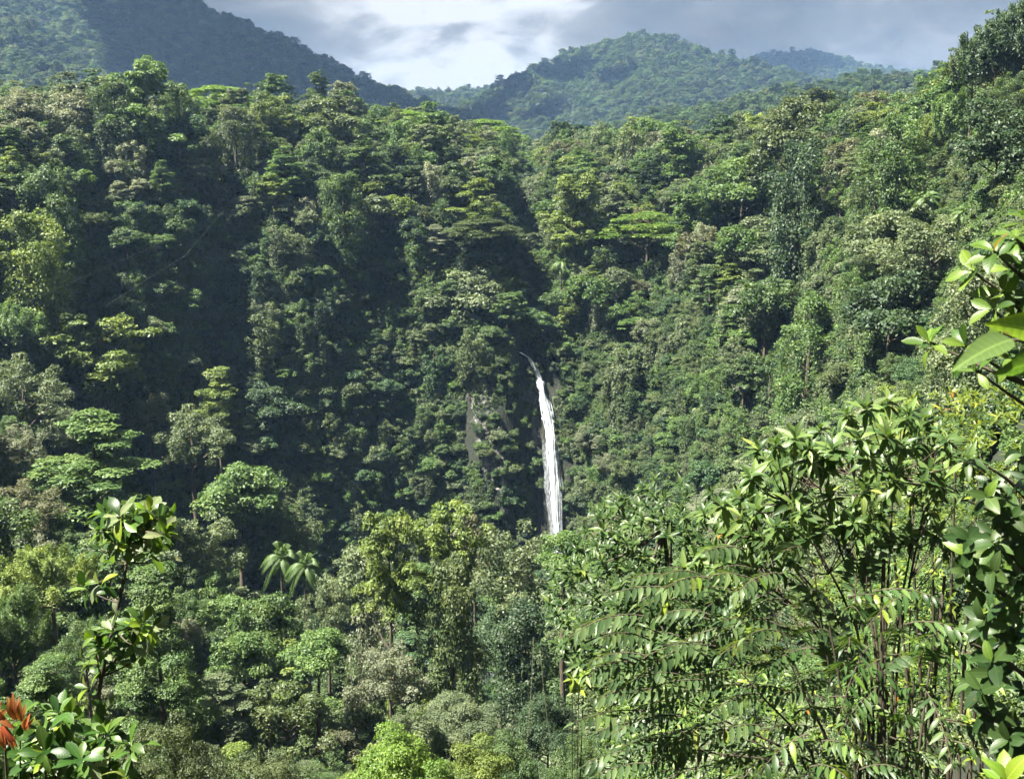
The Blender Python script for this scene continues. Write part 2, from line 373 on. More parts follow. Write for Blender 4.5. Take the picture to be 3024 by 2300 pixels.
# ------------------------------------------------------------------ crowns and trunks (shapes shared by many trees)
class Leafer:
    def __init__(s, seed): s.r = np.random.default_rng(seed); s.P = []; s.Nn = []; s.S = []; s.A = []; s.T = []; s.L = []
    def add(s, p, n, size, asp=.55, axis=None, lv=.5):
        m = len(p); s.P.append(p); s.Nn.append(n); s.S.append(np.broadcast_to(size, (m,)) * s.r.uniform(.7, 1.3, m)); s.A.append(np.full(m, asp))
        s.T.append(axis if axis is not None else nrm(s.r.normal(size=(m, 3)))); s.L.append(np.clip(lv + s.r.normal(0, .16, m), 0, 1))
    def clump(s, c, rad, n, leaf, up=.5, jit=.55, low=-.35, asp=.55, lv=None, axis_up=0.0):
        r = s.r; d = nrm(r.normal(size=(n, 3))); d[:, 2] = np.where(d[:, 2] < low, -d[:, 2], d[:, 2])
        rad = np.asarray(rad, float)
        ph = r.random(3) * 6.28
        lump = 1 + .16 * np.sin(d[:, 0] * 5 + ph[0]) * np.sin(d[:, 1] * 5 + ph[1]) + .1 * np.sin(d[:, 2] * 9 + ph[2])
        p = np.asarray(c) + d * rad * (lump * r.uniform(.72, 1.06, n))[:, None]
        nn = nrm(nrm(d / rad) * .7 + [0, 0, up] + r.normal(0, jit, (n, 3)))
        ax = None
        if axis_up: ax = nrm(d * .5 + [0, 0, axis_up] + r.normal(0, .35, (n, 3)))
        s.add(p, nn, leaf, asp, ax, r.uniform(.25, .75) if lv is None else lv)
    def arrays(s):
        p = np.concatenate(s.P); n = nrm(np.concatenate(s.Nn)); sz = np.concatenate(s.S)[:, None]; a = np.concatenate(s.A)[:, None]; t = np.concatenate(s.T)
        t = nrm(t - n * (t * n).sum(1, keepdims=True)); b = np.cross(n, t)
        v = np.stack([p - t * sz * .5, p + b * sz * a * .5 - n * sz * .05, p + t * sz * .5, p - b * sz * a * .5 - n * sz * .05], 1).reshape(-1, 3)
        f = np.arange(len(p) * 4).reshape(-1, 4)
        return v, f, np.concatenate(s.L)

def limbs(r, H0, R, base_r, tips, lean=.06):
    """trunk with limbs out to the given tips, in one mesh"""
    V = []; Fq = []; off = 0
    zt = np.linspace(-12, H0, 9); ph = r.random(2) * 6.28
    path = np.stack([np.sin(zt / H0 * 2.5 + ph[0]) * lean * R - np.sin(ph[0]) * lean * R, np.sin(zt / H0 * 2.2 + ph[1]) * lean * R - np.sin(ph[1]) * lean * R, zt], 1)
    rad = base_r * np.interp(zt / H0, [-.6, 0, .12, .6, 1], [1.3, 1.25, .95, .65, .22])
    v, f = tube(path, rad, 7); V.append(v); Fq.append(f); off += len(v)
    for tip in tips:
        tip = np.asarray(tip, float); h = min(H0 * .96, max(H0 * .35, tip[2] - np.hypot(tip[0], tip[1]) * r.uniform(.5, 1.0)))
        b = np.array([np.interp(h, zt, path[:, 0]), np.interp(h, zt, path[:, 1]), h])
        m = (b + tip) / 2 + [0, 0, -.08 * np.linalg.norm(tip - b)] + r.normal(0, .25, 3)
        s = np.linspace(0, 1, 5)[:, None]; pp = (1 - s) ** 2 * b + 2 * s * (1 - s) * m + s * s * tip
        br = base_r * .38 * (1 - h / H0 * .5)
        v, f = tube(pp, np.linspace(br, br * .22, 5), 5, off); V.append(v); Fq.append(f); off += len(v)
    return np.concatenate(V), np.concatenate(Fq)

# every builder makes a crown about 10 m wide; returns leaves, trunk, total height
def k_round(seed, q):
    L = Leafer(seed); r = L.r; c0 = np.array([0, 0, 14.0]); tips = []
    n = 40
    for i in range(n):
        d = nrm(r.normal(size=3)); d[2] = abs(d[2]) if r.random() < .8 else d[2] * .6
        rr = r.uniform(.5, 1.12); c = c0 + d * [4.2, 4.2, 4.4] * rr; k = r.uniform(1.0, 1.9)
        L.clump(c, (k, k, k * .72), int(q * 150 * k * k / 2), 1 / math.sqrt(q) * .55, .55, .5)
        if i < 9: tips.append(c)
    return L, limbs(r, 14, 4, .38, tips), 19.0
def k_tier(seed, q):
    L = Leafer(seed); r = L.r; tips = []
    for z, R in ((8.5, 3.8), (10.8, 4.9), (13.0, 4.7), (15.0, 3.9), (16.8, 2.8), (18.2, 1.5)):
        nb = 7 if R > 3 else 5; a0 = r.random() * 6
        for j in range(nb):
            if r.random() < .12: continue
            a = a0 + j * 6.283 / nb + r.normal(0, .2)
            for t in (.5, .95):
                c = np.array([math.cos(a) * R * t, math.sin(a) * R * t, z + r.normal(0, .75) - .3 * t * t])
                k = r.uniform(.9, 1.5)
                L.clump(c, (k * 1.15, k * 1.15, k * r.uniform(.34, .7)), int(q * 85 * k * k), 1 / math.sqrt(q) * .55, 1.0, .38, -.25, .6)
                if t > .9 and j % 2 == 0: tips.append(c)
    return L, limbs(r, 18, 4, .34, tips), 18.8
def k_umbrella(seed, q):
    L = Leafer(seed); r = L.r; tips = []
    for i in range(70):
        a = r.random() * 6.283; R = 5.2 * math.sqrt(r.random()); z = 14.5 - (R / 5.2) ** 2 * 2.6 + r.normal(0, .22)
        c = np.array([math.cos(a) * R, math.sin(a) * R, z]); k = r.uniform(.7, 1.25)
        L.clump(c, (k * 1.2, k * 1.2, k * .26), int(q * 95 * k * k), 1 / math.sqrt(q) * .42, 1.3, .3, -.2, .5)
        if i % 8 == 0: tips.append(c)
    return L, limbs(r, 13, 4, .34, tips), 14.9
def k_column(seed, q):
    L = Leafer(seed); r = L.r; tips = []
    for i in range(62):
        z = r.uniform(2.5, 18.5); w = 2.6 + 1.5 * math.sin(z / 19 * 3.1) ** 2 + (1.0 if z > 14 else 0); a = r.random() * 6.283; R = w * r.uniform(.6, 1.0)
        if z > 17: R *= .5
        c = np.array([math.cos(a) * R, math.sin(a) * R, z]); k = r.uniform(.9, 1.5)
        L.clump(c, (k, k, k * 1.0), int(q * 70 * k * k), 1 / math.sqrt(q) * .5, .45, .5)
        if i < 5: tips.append(c)
        if z > 6:                                            # hanging vine curtains
            m = int(q * 60); zz = z - r.random(m) ** 1.2 * r.uniform(3, 8)
            aa = a + r.normal(0, .14, m); RR = R * 1.08 + r.normal(0, .18, m)
            p = np.stack([np.cos(aa) * RR, np.sin(aa) * RR, zz], 1); n = nrm(np.stack([np.cos(aa), np.sin(aa), 0 * aa + .35], 1) + r.normal(0, .4, (m, 3)))
            L.add(p, n, 1 / math.sqrt(q) * .45, .6, np.tile([[0, 0, -1.]], (m, 1)), r.uniform(.3, .7))
    return L, limbs(r, 17, 3, .42, tips), 19.8
def k_tuft(seed, q):
    L = Leafer(seed); r = L.r; tips = []
    for i in range(15):
        a = r.random() * 6.283; R = 4.1 * math.sqrt(r.random()); z = r.uniform(14.5, 21.5) - R * .35
        c0 = np.array([math.cos(a) * R, math.sin(a) * R, z]); tips.append(c0)
        for j in range(7):
            c = c0 + r.normal(0, 1, 3) * [1.0, 1.0, .7]; k = r.uniform(.55, 1.15)
            L.clump(c, (k * 1.1, k * 1.1, k * .6), int(q * 110 * k * k), 1 / math.sqrt(q) * .5, .8, .45, -.3, .6)
    for i in range(10):                                       # epiphytes on the trunk
        z = r.uniform(5, 14); a = r.random() * 6.28; L.clump((math.cos(a) * .5, math.sin(a) * .5, z), (.6, .6, .8), int(q * 25), 1 / math.sqrt(q) * .45)
    return L, limbs(r, 19, 4, .40, tips), 22.0
def k_open(seed, q):
    L = Leafer(seed); r = L.r; tips = []
    for i in range(64):
        d = nrm(r.normal(size=3)); d[2] = abs(d[2]) * 1.0 if r.random() < .85 else -abs(d[2]) * .5
        c = np.array([0, 0, 12.5]) + d * [4.6, 4.6, 5.6] * r.uniform(.45, 1.02); k = r.uniform(.55, 1.05)
        L.clump(c, (k, k, k * .85), int(q * 110 * k * k), 1 / math.sqrt(q) * .42, .5, .6, -.6, .5)
        if i < 16: tips.append(c)
    return L, limbs(r, 13, 4, .36, tips), 18.6
def k_feather(seed, q):
    L = Leafer(seed); r = L.r; tips = []
    for i in range(58):
        d = nrm(r.normal(size=3)); d[2] = abs(d[2]); c = np.array([0, 0, 10.0]) + d * [4.3, 4.3, 4.6] * r.uniform(.6, 1.0); k = r.uniform(.8, 1.4)
        ax = nrm(d * .6 + np.array([.25, 0, .9]))
        m = int(q * 110 * k * k); s = r.random(m)
        p = c + ax * (s * 1.9 * k - .8)[:, None] + r.normal(0, 1, (m, 3)) * (.42 * k * (1 - .65 * s))[:, None]
        L.add(p, nrm(d * .5 + [0, 0, .5] + r.normal(0, .5, (m, 3))), 1 / math.sqrt(q) * .6, .32, nrm(ax + r.normal(0, .35, (m, 3))), r.uniform(.3, .7))
        if i < 8: tips.append(c)
    return L, limbs(r, 10, 4, .34, tips), 16.2
def k_conifer(seed, q):
    L = Leafer(seed); r = L.r; tips = []
    for z in np.arange(4, 22, .75):
        R = 4.8 * (1 - (z - 3) / 20.5) ** .8 + .25
        for j in range(6):
            a = r.random() * 6.283; RR = R * r.uniform(.75, 1.1); m = int(q * 42 * (.4 + RR / 4)); s = r.random(m) ** .7
            p = np.stack([math.cos(a) * RR * s, math.sin(a) * RR * s, z + .55 * s * s * RR * .35 - .1 * RR * s], 1) + r.normal(0, .2, (m, 3))
            ax = nrm(np.array([math.cos(a), math.sin(a), .45]) + r.normal(0, .35, (m, 3)))
            L.add(p, nrm(np.array([math.cos(a) * .2, math.sin(a) * .2, .8]) + r.normal(0, .5, (m, 3))), 1 / math.sqrt(q) * .62, .26, ax, r.uniform(.3, .7))
            if j == 0: tips.append(p[np.argmax(s)])
    return L, limbs(r, 22.5, 1, .34, tips, .02), 22.6
def k_palm(seed, q):
    L = Leafer(seed); r = L.r; top = np.array([0, 0, 12.0])
    for i in range(19):
        a = i * 2.4 + r.normal(0, .15); el = r.uniform(-.1, 1.15); ln = r.uniform(3.6, 4.8)
        s = np.linspace(.06, 1, int(44 * max(1, q ** .4))); hx = np.cos(el) * s * ln * (1 - .12 * s); z = np.sin(el) * s * ln - s * s * ln * .62
        mid = np.stack([np.cos(a) * hx, np.sin(a) * hx, z], 1) + top; tan = nrm(np.gradient(mid, axis=0)); side = np.array([-math.sin(a), math.cos(a), 0])
        for sg in (-1, 1):
            w = .95 * np.sin(np.clip(s * 1.02, 0, 1) * 2.9 + .15) ** .6
            ax = nrm(side * sg + tan * .55 + [0, 0, -.35]); p = mid + ax * (w * .5)[:, None]
            sz = np.maximum(w, .2); n = nrm(np.cross(ax, tan) * sg + [0, 0, .3])
            L.P.append(p); L.Nn.append(n); L.S.append(sz); L.A.append(np.full(len(p), .09)); L.T.append(ax); L.L.append(np.clip(.5 + r.normal(0, .15, len(p)), 0, 1))
    zt = np.linspace(-14, 12, 8); v, f = tube(np.stack([.3 * np.sin(zt / 9), 0 * zt, zt], 1), np.linspace(.24, .13, 8), 7)
    return L, (v, f), 14.6
def k_bush(seed, q):
    L = Leafer(seed); r = L.r; tips = []
    for i in range(26):
        d = nrm(r.normal(size=3)); d[2] = abs(d[2]); c = d * [4.0, 4.0, 3.4] * r.uniform(.5, 1); k = r.uniform(1.0, 1.8)
        L.clump(c, (k, k, k * .75), int(q * 85 * k * k), 1 / math.sqrt(q) * .6, .5, .55, -.4)
        if i < 6: tips.append(c)
    return L, limbs(r, 3.2, 2, .2, tips), 5.0
def k_drape(seed, q):
    """a mat of creeper and ferns hanging on a rock wall; grows towards -y"""
    L = Leafer(seed); r = L.r
    for i in range(26):
        x = r.uniform(-4, 4); z0 = r.uniform(-3, 4); k = r.uniform(.7, 1.5)
        L.clump((x, -r.random() * .8, z0), (k, k * .6, k * .8), int(q * 50 * k), 1 / math.sqrt(q) * .55, .4, .5, -.6)
        m = int(q * 90); zz = z0 - r.random(m) * r.uniform(2, 7)
        p = np.stack([x + r.normal(0, .35, m), -.25 - .3 * r.random(m), zz], 1)
        L.add(p, nrm(np.array([0, -1, .4]) + r.normal(0, .45, (m, 3))), 1 / math.sqrt(q) * .5, .45, np.tile([[0, 0, -1.]], (m, 1)) + r.normal(0, .25, (m, 3)), r.uniform(.25, .75))
    return L, None, 5.0
BUILD = dict(round=k_round, tier=k_tier, umbrella=k_umbrella, column=k_column, tuft=k_tuft, open=k_open, feather=k_feather, conifer=k_conifer, palm=k_palm, bush=k_bush, drape=k_drape)
PROTO = {}     # (kind, lod, variant) -> crown mesh, trunk mesh, joined object, height
PCOL = bpy.data.collections.new('tree_shapes')       # never linked to the scene: shapes for the far forest
def proto(kind, lod, var):
    key = (kind, lod, var)
    if key in PROTO: return PROTO[key]
    q = {'near': 5.5, 'mid': 2.0, 'far': .8}[lod]
    L, tr, hgt = BUILD[kind]((len(kind) * 131 + sum(map(ord, kind)) * 17 + var * 7) % 99991, q)
    v, f, lv = L.arrays()
    crown = mesh_np('crown_' + kind, v, f, [M_LEAF], attrs={'lv': ('FACE', lv)})
    trunk = None
    if tr is not None: trunk = mesh_np('trunk_' + kind, tr[0], tr[1], [M_BARK], True)
    PROTO[key] = dict(crown=crown, trunk=trunk, h=hgt, v=v, f=f, lv=lv, tr=tr, idx=None)
    return PROTO[key]
def joined(kind, lod, var):
    p = proto(kind, lod, var)
    if p['idx'] is None:
        V, Fq, lv = p['v'], p['f'], p['lv']; mi = np.zeros(len(Fq), int)
        if p['tr'] is not None:
            mi = np.concatenate([mi, np.ones(len(p['tr'][1]), int)]); lv = np.concatenate([lv, np.full(len(p['tr'][1]), .5)])
            Fq = np.concatenate([Fq, p['tr'][1] + len(V)]); V = np.concatenate([V, p['tr'][0]])
        p['idx'] = len(PCOL.objects)
        me = mesh_np('shape', V, Fq, [M_LEAF, M_BARK], attrs={'lv': ('FACE', lv)}, mat_idx=mi)
        PCOL.objects.link(bpy.data.objects.new('shape_%03d' % p['idx'], me))
    return p['idx']

def scatter_object(name, pts, rot, scl, tint, idx, label):
    """one object of many plants, too many to count: points carrying shape, turn, size and leaf colour"""
    me = bpy.data.meshes.new(name); n = len(pts); me.vertices.add(n); me.vertices.foreach_set('co', np.asarray(pts, np.float32).ravel())
    for k, typ, arr in (('rot', 'FLOAT_VECTOR', rot), ('scl', 'FLOAT_VECTOR', scl), ('tint', 'FLOAT_COLOR', np.concatenate([tint, np.ones((n, 1))], 1)), ('pick', 'INT', idx)):
        a = me.attributes.new(k, typ, 'POINT'); fld = {'FLOAT_VECTOR': 'vector', 'FLOAT_COLOR': 'color', 'INT': 'value'}[typ]
        a.data.foreach_set(fld, np.asarray(arr, np.int32 if typ == 'INT' else np.float32).ravel())
    o = obj(name, me); tag(o, label, kind='stuff')
    g = bpy.data.node_groups.new(name, 'GeometryNodeTree')
    g.interface.new_socket('Geometry', in_out='INPUT', socket_type='NodeSocketGeometry'); g.interface.new_socket('Geometry', in_out='OUTPUT', socket_type='NodeSocketGeometry')
    gi = g.nodes.new('NodeGroupInput'); go = g.nodes.new('NodeGroupOutput')
    ci = g.nodes.new('GeometryNodeCollectionInfo'); ci.inputs['Collection'].default_value = PCOL; ci.inputs['Separate Children'].default_value = True; ci.inputs['Reset Children'].default_value = True
    ip = g.nodes.new('GeometryNodeInstanceOnPoints'); ip.inputs['Pick Instance'].default_value = True
    def att(nm, dt):
        a = g.nodes.new('GeometryNodeInputNamedAttribute'); a.data_type = dt; a.inputs[0].default_value = nm; return a.outputs[0]
    er = g.nodes.new('FunctionNodeEulerToRotation')
    L = g.links.new
    L(gi.outputs[0], ip.inputs['Points']); L(ci.outputs[0], ip.inputs['Instance']); L(att('pick', 'INT'), ip.inputs['Instance Index'])
    L(att('rot', 'FLOAT_VECTOR'), er.inputs[0]); L(er.outputs[0], ip.inputs['Rotation']); L(att('scl', 'FLOAT_VECTOR'), ip.inputs['Scale'])
    L(ip.outputs[0], go.inputs[0])
    md = o.modifiers.new('scatter', 'NODES'); md.node_group = g
    return o

# ------------------------------------------------------------------ leaf colours
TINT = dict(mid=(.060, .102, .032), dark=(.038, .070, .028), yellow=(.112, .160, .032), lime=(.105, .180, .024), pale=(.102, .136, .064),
            silver=(.150, .175, .108), olive=(.074, .104, .036), brown=(.090, .098, .048), blue=(.046, .092, .034), fresh=(.076, .134, .034))
WORD = dict(mid='mid-green', dark='dark green', yellow='yellow-green', lime='lime green', pale='pale grey-green', silver='silvery', olive='olive', brown='brownish', blue='blue-green', fresh='fresh green')
FORM = dict(round='round-crowned tree', tier='layered tree', umbrella='umbrella-crowned tree', column='vine-draped tree', tuft='tufted tree',
            open='open-crowned tree', feather='feathery tree', conifer='spiky tree', palm='palm', bush='low bush')

def march(u, v, y0=20.0, y1=3000.0, lift=0.0):
    """distance at which the sight line through a photo pixel meets the ground"""
    x, y, z = ray(u, v); Y = np.concatenate([np.arange(y0, 600, .5), np.arange(600, y1, 6)])
    k = Y / y; d = H(x * k, Y) + lift - z * k
    hit = np.nonzero(d > 0)[0]
    return Y[hit[0]] if len(hit) else y1

# u, top row, crown width (px), distance, shape, leaf colour, label, vertical stretch
SPECIAL = [
 (425, 178, 215, 330, 'tuft', 'fresh', 'tallest vine-hung tree of the clifftop, bright crown rising before the mountain', 1.15),
 (335, 235, 130, 335, 'column', 'mid', 'vine-draped tree leaning against the tallest clifftop tree', 1.0),
 (520, 240, 110, 332, 'column', 'fresh', 'slim vine-draped tree between the tallest clifftop tree and the lime umbrella crown', 1.0),
 (640, 252, 200, 385, 'umbrella', 'lime', 'broad lime umbrella crown beside the tallest clifftop tree', 1.0),
 (690, 310, 120, 350, 'column', 'olive', 'small olive vine-wrapped tree below the broad lime umbrella crown', .9),
 (1200, 325, 150, 470, 'umbrella', 'lime', 'lime umbrella crown on the clifftop below the saddle', 1.0),
 (1430, 352, 190, 500, 'umbrella', 'lime', 'wide low lime umbrella crown above the gully of the waterfall', .9),
 (1370, 395, 120, 470, 'umbrella', 'yellow', 'small yellow umbrella crown under the wide low lime one', .9),
 (1905, 625, 215, 365, 'umbrella', 'lime', 'isolated lime umbrella crown halfway up the sunlit slope', 1.1),
 (2350, 292, 250, 300, 'round', 'olive', 'great olive dome, broadest crown on the skyline of the sunlit slope', 1.25),
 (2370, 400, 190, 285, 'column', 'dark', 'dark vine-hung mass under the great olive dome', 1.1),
 (285, 905, 270, 190, 'tuft', 'yellow', 'tall tree with yellow leaf tips standing before the shaded cliff', 1.0),
 (285, 1010, 190, 192, 'column', 'mid', 'vine-clad trunk mass under the tall tree with yellow leaf tips', 1.1),
 (640, 1098, 125, 205, 'tier', 'yellow', 'small pagoda-like tree with separate flat tiers', .8),
 (700, 1190, 100, 206, 'tier', 'olive', 'flat olive boughs beside the small pagoda-like tree', .6),
 (565, 1185, 230, 185, 'open', 'pale', 'loose pale tree just below the small pagoda-like tree', .95),
 (270, 1245, 300, 165, 'tier', 'fresh', 'fresh green layered tree below the tall tree with yellow leaf tips', .8),
 (800, 1130, 165, 240, 'round', 'dark', 'shaded dark tree on the cliff edge of the sunlit spur', 1.0),
 (440, 1135, 120, 200, 'open', 'silver', 'silver-leaved tree tucked between the yellow-tipped tree and the loose pale tree', .9),
 (60, 1030, 260, 170, 'open', 'pale', 'broad pale tree at the upper end of the sunlit spur', 1.0),
 (190, 1220, 150, 168, 'round', 'pale', 'small pale round tree in the hollow below the yellow-tipped tree', .8),
 (60, 1240, 170, 150, 'open', 'silver', 'silvery open tree at the lower end of the sunlit spur', 1.0),
 (700, 1360, 260, 175, 'round', 'fresh', 'fresh green rounded tree running down the spur towards the palms', .9),
 (860, 1470, 160, 180, 'open', 'pale', 'pale tree at the foot of the spur above the two palms', .9),
 (40, 880, 180, 205, 'feather', 'fresh', 'bright feathery tree at the foot of the shaded slope under the cables', 1.0),
 (1140, 1478, 195, 150, 'tuft', 'yellow', 'yellow-green tree with a bare dark trunk in the valley centre', 1.25),
 (1330, 1460, 190, 156, 'tuft', 'yellow', 'yellow-topped tree next to the bare-trunked one, crown notched', 1.1),
 (1400, 1520, 150, 158, 'round', 'brown', 'brown-leaved crown grown into the yellow-topped valley tree', 1.0),
 (1330, 1640, 190, 150, 'column', 'olive', 'olive vine-wrapped tree under the yellow-topped valley tree', 1.0),
 (1525, 1510, 320, 145, 'open', 'pale', 'grey-green open tree with visible limbs before the waterfall foot', 1.15),
 (1662, 1566, 150, 140, 'round', 'fresh', 'fresh green sprays just below the foot of the waterfall', .7),
 (1560, 1760, 220, 120, 'column', 'dark', 'vine-hung tree below the grey-green open tree', 1.0),  # dark leaf colour painted in for the shade of neighbouring trees
 (775, 1762, 190, 112, 'round', 'fresh', 'upper dome of the fluffy light green valley trees', .8),
 (930, 1855, 180, 108, 'round', 'fresh', 'fluffy light green dome shaped like a hood, beside the upper dome', 1.0),
 (700, 1870, 190, 106, 'round', 'fresh', 'fluffy light green crown under the upper dome', .8),
 (830, 1985, 300, 98, 'open', 'olive', 'olive shaggy tree below the fluffy light green domes', 1.0),
 (640, 2010, 170, 95, 'tier', 'pale', 'pale boughs jutting from the shaggy olive tree', .7),
 (130, 1590, 300, 78, 'feather', 'yellow', 'large feathery yellow-green tree behind the sapling', .85),
 (30, 1700, 220, 70, 'feather', 'fresh', 'feathery tree cut by the frame edge beyond the red leaves', .9),
 (250, 1800, 200, 66, 'open', 'mid', 'mid-green open tree directly behind the sapling trunk', .8),
 (450, 1740, 270, 74, 'tier', 'fresh', 'light green tree of flat layered boughs beyond the sapling', .95),
 (120, 1985, 240, 58, 'tier', 'fresh', 'layered light green boughs above the red leaves', .7),
 (1150, 1878, 215, 100, 'open', 'silver', 'silvery tall bush below the bare-trunked valley tree', 1.1),
 (1360, 2055, 230, 80, 'round', 'pale', 'grey-green rounded bush near the bottom of the valley view', .8),
 (1210, 2100, 180, 76, 'round', 'pale', 'grey-green rounded bush touching the silvery tall bush', .8),
 (1180, 2165, 300, 55, 'round', 'lime', 'bright lime bush at the bottom centre', .8),
 (1400, 2190, 220, 56, 'round', 'yellow', 'yellow-green bush at the bottom beside the bright lime one', .8),
 (470, 2110, 330, 42, 'open', 'olive', 'olive bush with drooping leaves beside the sapling foot', .8),
 (760, 2230, 330, 44, 'open', 'olive', 'olive-brown bush at the bottom edge, second beyond the sapling', .8),
 (1480, 1800, 200, 128, 'round', 'dark', 'dark rounded tree in the shadowed gap under the grey-green open tree', 1.0),  # leaf colour darkened to stand in for shadow between the trees
 (1610, 2050, 190, 78, 'round', 'dark', 'dark bush behind the dangling lianas', .9),  # dark leaves put the shade of the gap into the colour
 (1500, 2180, 200, 62, 'round', 'mid', 'mid-green bush at the bottom edge under the lianas', .8),
 (1720, 2150, 220, 50, 'open', 'mid', 'open mid-green bush between the lianas and the pinnate shrub', .9),
 (1672, 1880, 160, 112, 'column', 'mid', 'climber-covered tree beside the rosette tree, above the lianas', 1.0),
 (1055, 1600, 190, 132, 'round', 'pale', 'pale broad-leaved tree next to the bare dark trunk', 1.0),
 (960, 1690, 170, 126, 'open', 'pale', 'pale tree just under the two palms', .9),
 (1080, 1760, 150, 120, 'column', 'silver', 'silvery column of climbers beside the bare dark trunk', .9),
 (600, 1495, 240, 142, 'open', 'pale', 'dense grey tree beyond the top of the sapling', 1.0),
 (1745, 1245, 120, 300, 'open', 'silver', 'silver tree jutting from the wall beside the waterfall', .8),
 (1800, 1330, 90, 296, 'open', 'silver', 'smaller silver tree below the one jutting beside the waterfall', .8),
 (1285, 672, 85, 356, 'tier', 'silver', 'small pale layered tree high above the bare rock', .8),
 (1410, 545, 150, 395, 'tier', 'yellow', 'yellow layered tree above the head of the gully', .9),
 (1420, 640, 200, 375, 'umbrella', 'olive', 'olive umbrella crown below the yellow layered tree', .9),
 (1370, 785, 210, 376, 'round', 'pale', 'broad pale tree overhanging the rock wall', 1.0),
 (1440, 905, 160, 374, 'round', 'mid', 'dome of foliage just above the lip of the waterfall', .9),
 (2000, 375, 160, 430, 'tuft', 'fresh', 'bright green tufted tree on the skyline below the round hill', 1.0),
 (1690, 515, 180, 420, 'tuft', 'yellow', 'yellow-green tree with a long visible trunk above the waterfall', 1.1),
 (2190, 462, 220, 325, 'round', 'fresh', 'rounded light green tree beside the great olive dome', 1.0),
 (2300, 650, 170, 290, 'tier', 'pale', 'pale leafy tree below the great olive dome', 1.0),
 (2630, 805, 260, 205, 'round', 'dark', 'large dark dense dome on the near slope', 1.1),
 (2390, 860, 190, 250, 'column', 'fresh', 'light green vine tower beside the large dark dense dome', 1.0),
 (2760, 590, 330, 150, 'open', 'pale', 'wide pale spreading tree above the big leaves', .8),
 (2900, 780, 250, 130, 'column', 'pale', 'pale climber-covered tree behind the big leaves', 1.0),
 (2950, 30, 200, 185, 'feather', 'dark', 'dark spiky tree on the skyline in the top corner', 1.3),
 (2885, 100, 150, 190, 'feather', 'olive', 'olive spiky tree beside the dark one in the top corner', 1.2),
 (3040, -50, 220, 180, 'feather', 'dark', 'tallest spiky tree, cut by the frame in the top corner', 1.3),
 (2830, 250, 160, 195, 'feather', 'fresh', 'bamboo-like light green plumes under the spiky trees', 1.2),
 (2760, 330, 130, 205, 'feather', 'yellow', 'lower bamboo-like plumes beside the vine towers', 1.0),
 (2660, 322, 170, 240, 'column', 'fresh', 'vine tower on the ridge below the bamboo-like plumes', 1.1),
 (2590, 400, 150, 235, 'column', 'mid', 'second vine tower, lower on the ridge below the plumes', 1.1),
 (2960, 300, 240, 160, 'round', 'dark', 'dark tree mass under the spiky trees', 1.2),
 (150, 480, 170, 275, 'column', 'mid', 'dark vine-draped tower under the pale clifftop crowns', 1.1),
 (70, 610, 210, 240, 'column', 'yellow', 'yellow-green heap of vines on the shaded slope', .9),
 (150, 640, 140, 238, 'column', 'fresh', 'vine column next to the yellow-green heap of vines', .9),
 (70, 265, 150, 320, 'round', 'silver', 'pale pinkish crown at the outer end of the clifftop', 1.0),
 (190, 265, 160, 322, 'round', 'silver', 'pale dome on the clifftop before the tallest tree', 1.0),
 (790, 268, 150, 372, 'tuft', 'yellow', 'yellow-green tree on the clifftop past the broad lime umbrella crown', 1.0),
 (930, 215, 75, 400, 'tuft', 'mid', 'small tree poking above the clifftop against the mountain flank', 1.0),
 (960, 280, 180, 380, 'round', 'olive', 'olive-brown rounded tree on the clifftop skyline', 1.0),
 (300, 330, 130, 315, 'round', 'fresh', 'fresh green crown just under the pale dome on the clifftop', 1.0),
 (1010, 505, 130, 345, 'column', 'fresh', 'fan of bright vines hanging over the shaded cliff', 1.0),
 (350, 540, 70, 290, 'tier', 'silver', 'tiny pale blossoming tree on the shaded slope', .8),
]
PALMS = [(830, 1570, 150, 132, 'palm with drooping fronds, the taller of two in the valley'), (900, 1600, 140, 128, 'palm behind the pale valley tree, the lower of two'),
         (2740, 545, 120, 175, 'small palm on the near slope below the vine towers'), (2850, 590, 110, 160, 'small palm close to the wide pale spreading tree'), (1660, 745, 90, 350, 'small palm above the lip of the waterfall'),
         (30, 2110, 0, 0, '')]
PALMS = [p for p in PALMS if p[2]]

class T: pass
TREES = []; vr = np.random.default_rng(77)
def add_tree(x, y, top, s, kind, tint, label=None, sz=1.0, special=False):
    t = T(); t.x, t.y, t.s, t.kind, t.tint, t.label, t.special = x, y, s, kind, tint, label, special
    t.lod = 'near' if y < 125 else ('mid' if y < 260 else 'far')
    if special and t.lod == 'far': t.lod = 'mid'
    t.var = int(vr.integers(0, 2)) if t.lod != 'near' and kind in ('round', 'open', 'column', 'tuft', 'tier') else 0
    hh = {'round': 19, 'tier': 18.8, 'umbrella': 14.9, 'column': 19.8, 'tuft': 22, 'open': 18.6, 'feather': 16.2, 'conifer': 22.6, 'palm': 14.6, 'bush': 5.0}[kind]
    t.sz = s * sz; t.h = hh * t.sz; t.top = top; t.z = top - t.h
    g = Hs(x, y)
    if t.z > g + 8 * t.sz: t.sz = min(t.sz * 1.6, (top - g + 1) / hh); t.z = top - hh * t.sz; t.h = hh * t.sz
    TREES.append(t); return t
HH = {'round': 19, 'tier': 18.8, 'umbrella': 14.9, 'column': 19.8, 'tuft': 22, 'open': 18.6, 'feather': 16.2, 'conifer': 22.6, 'palm': 14.6, 'bush': 5.0}
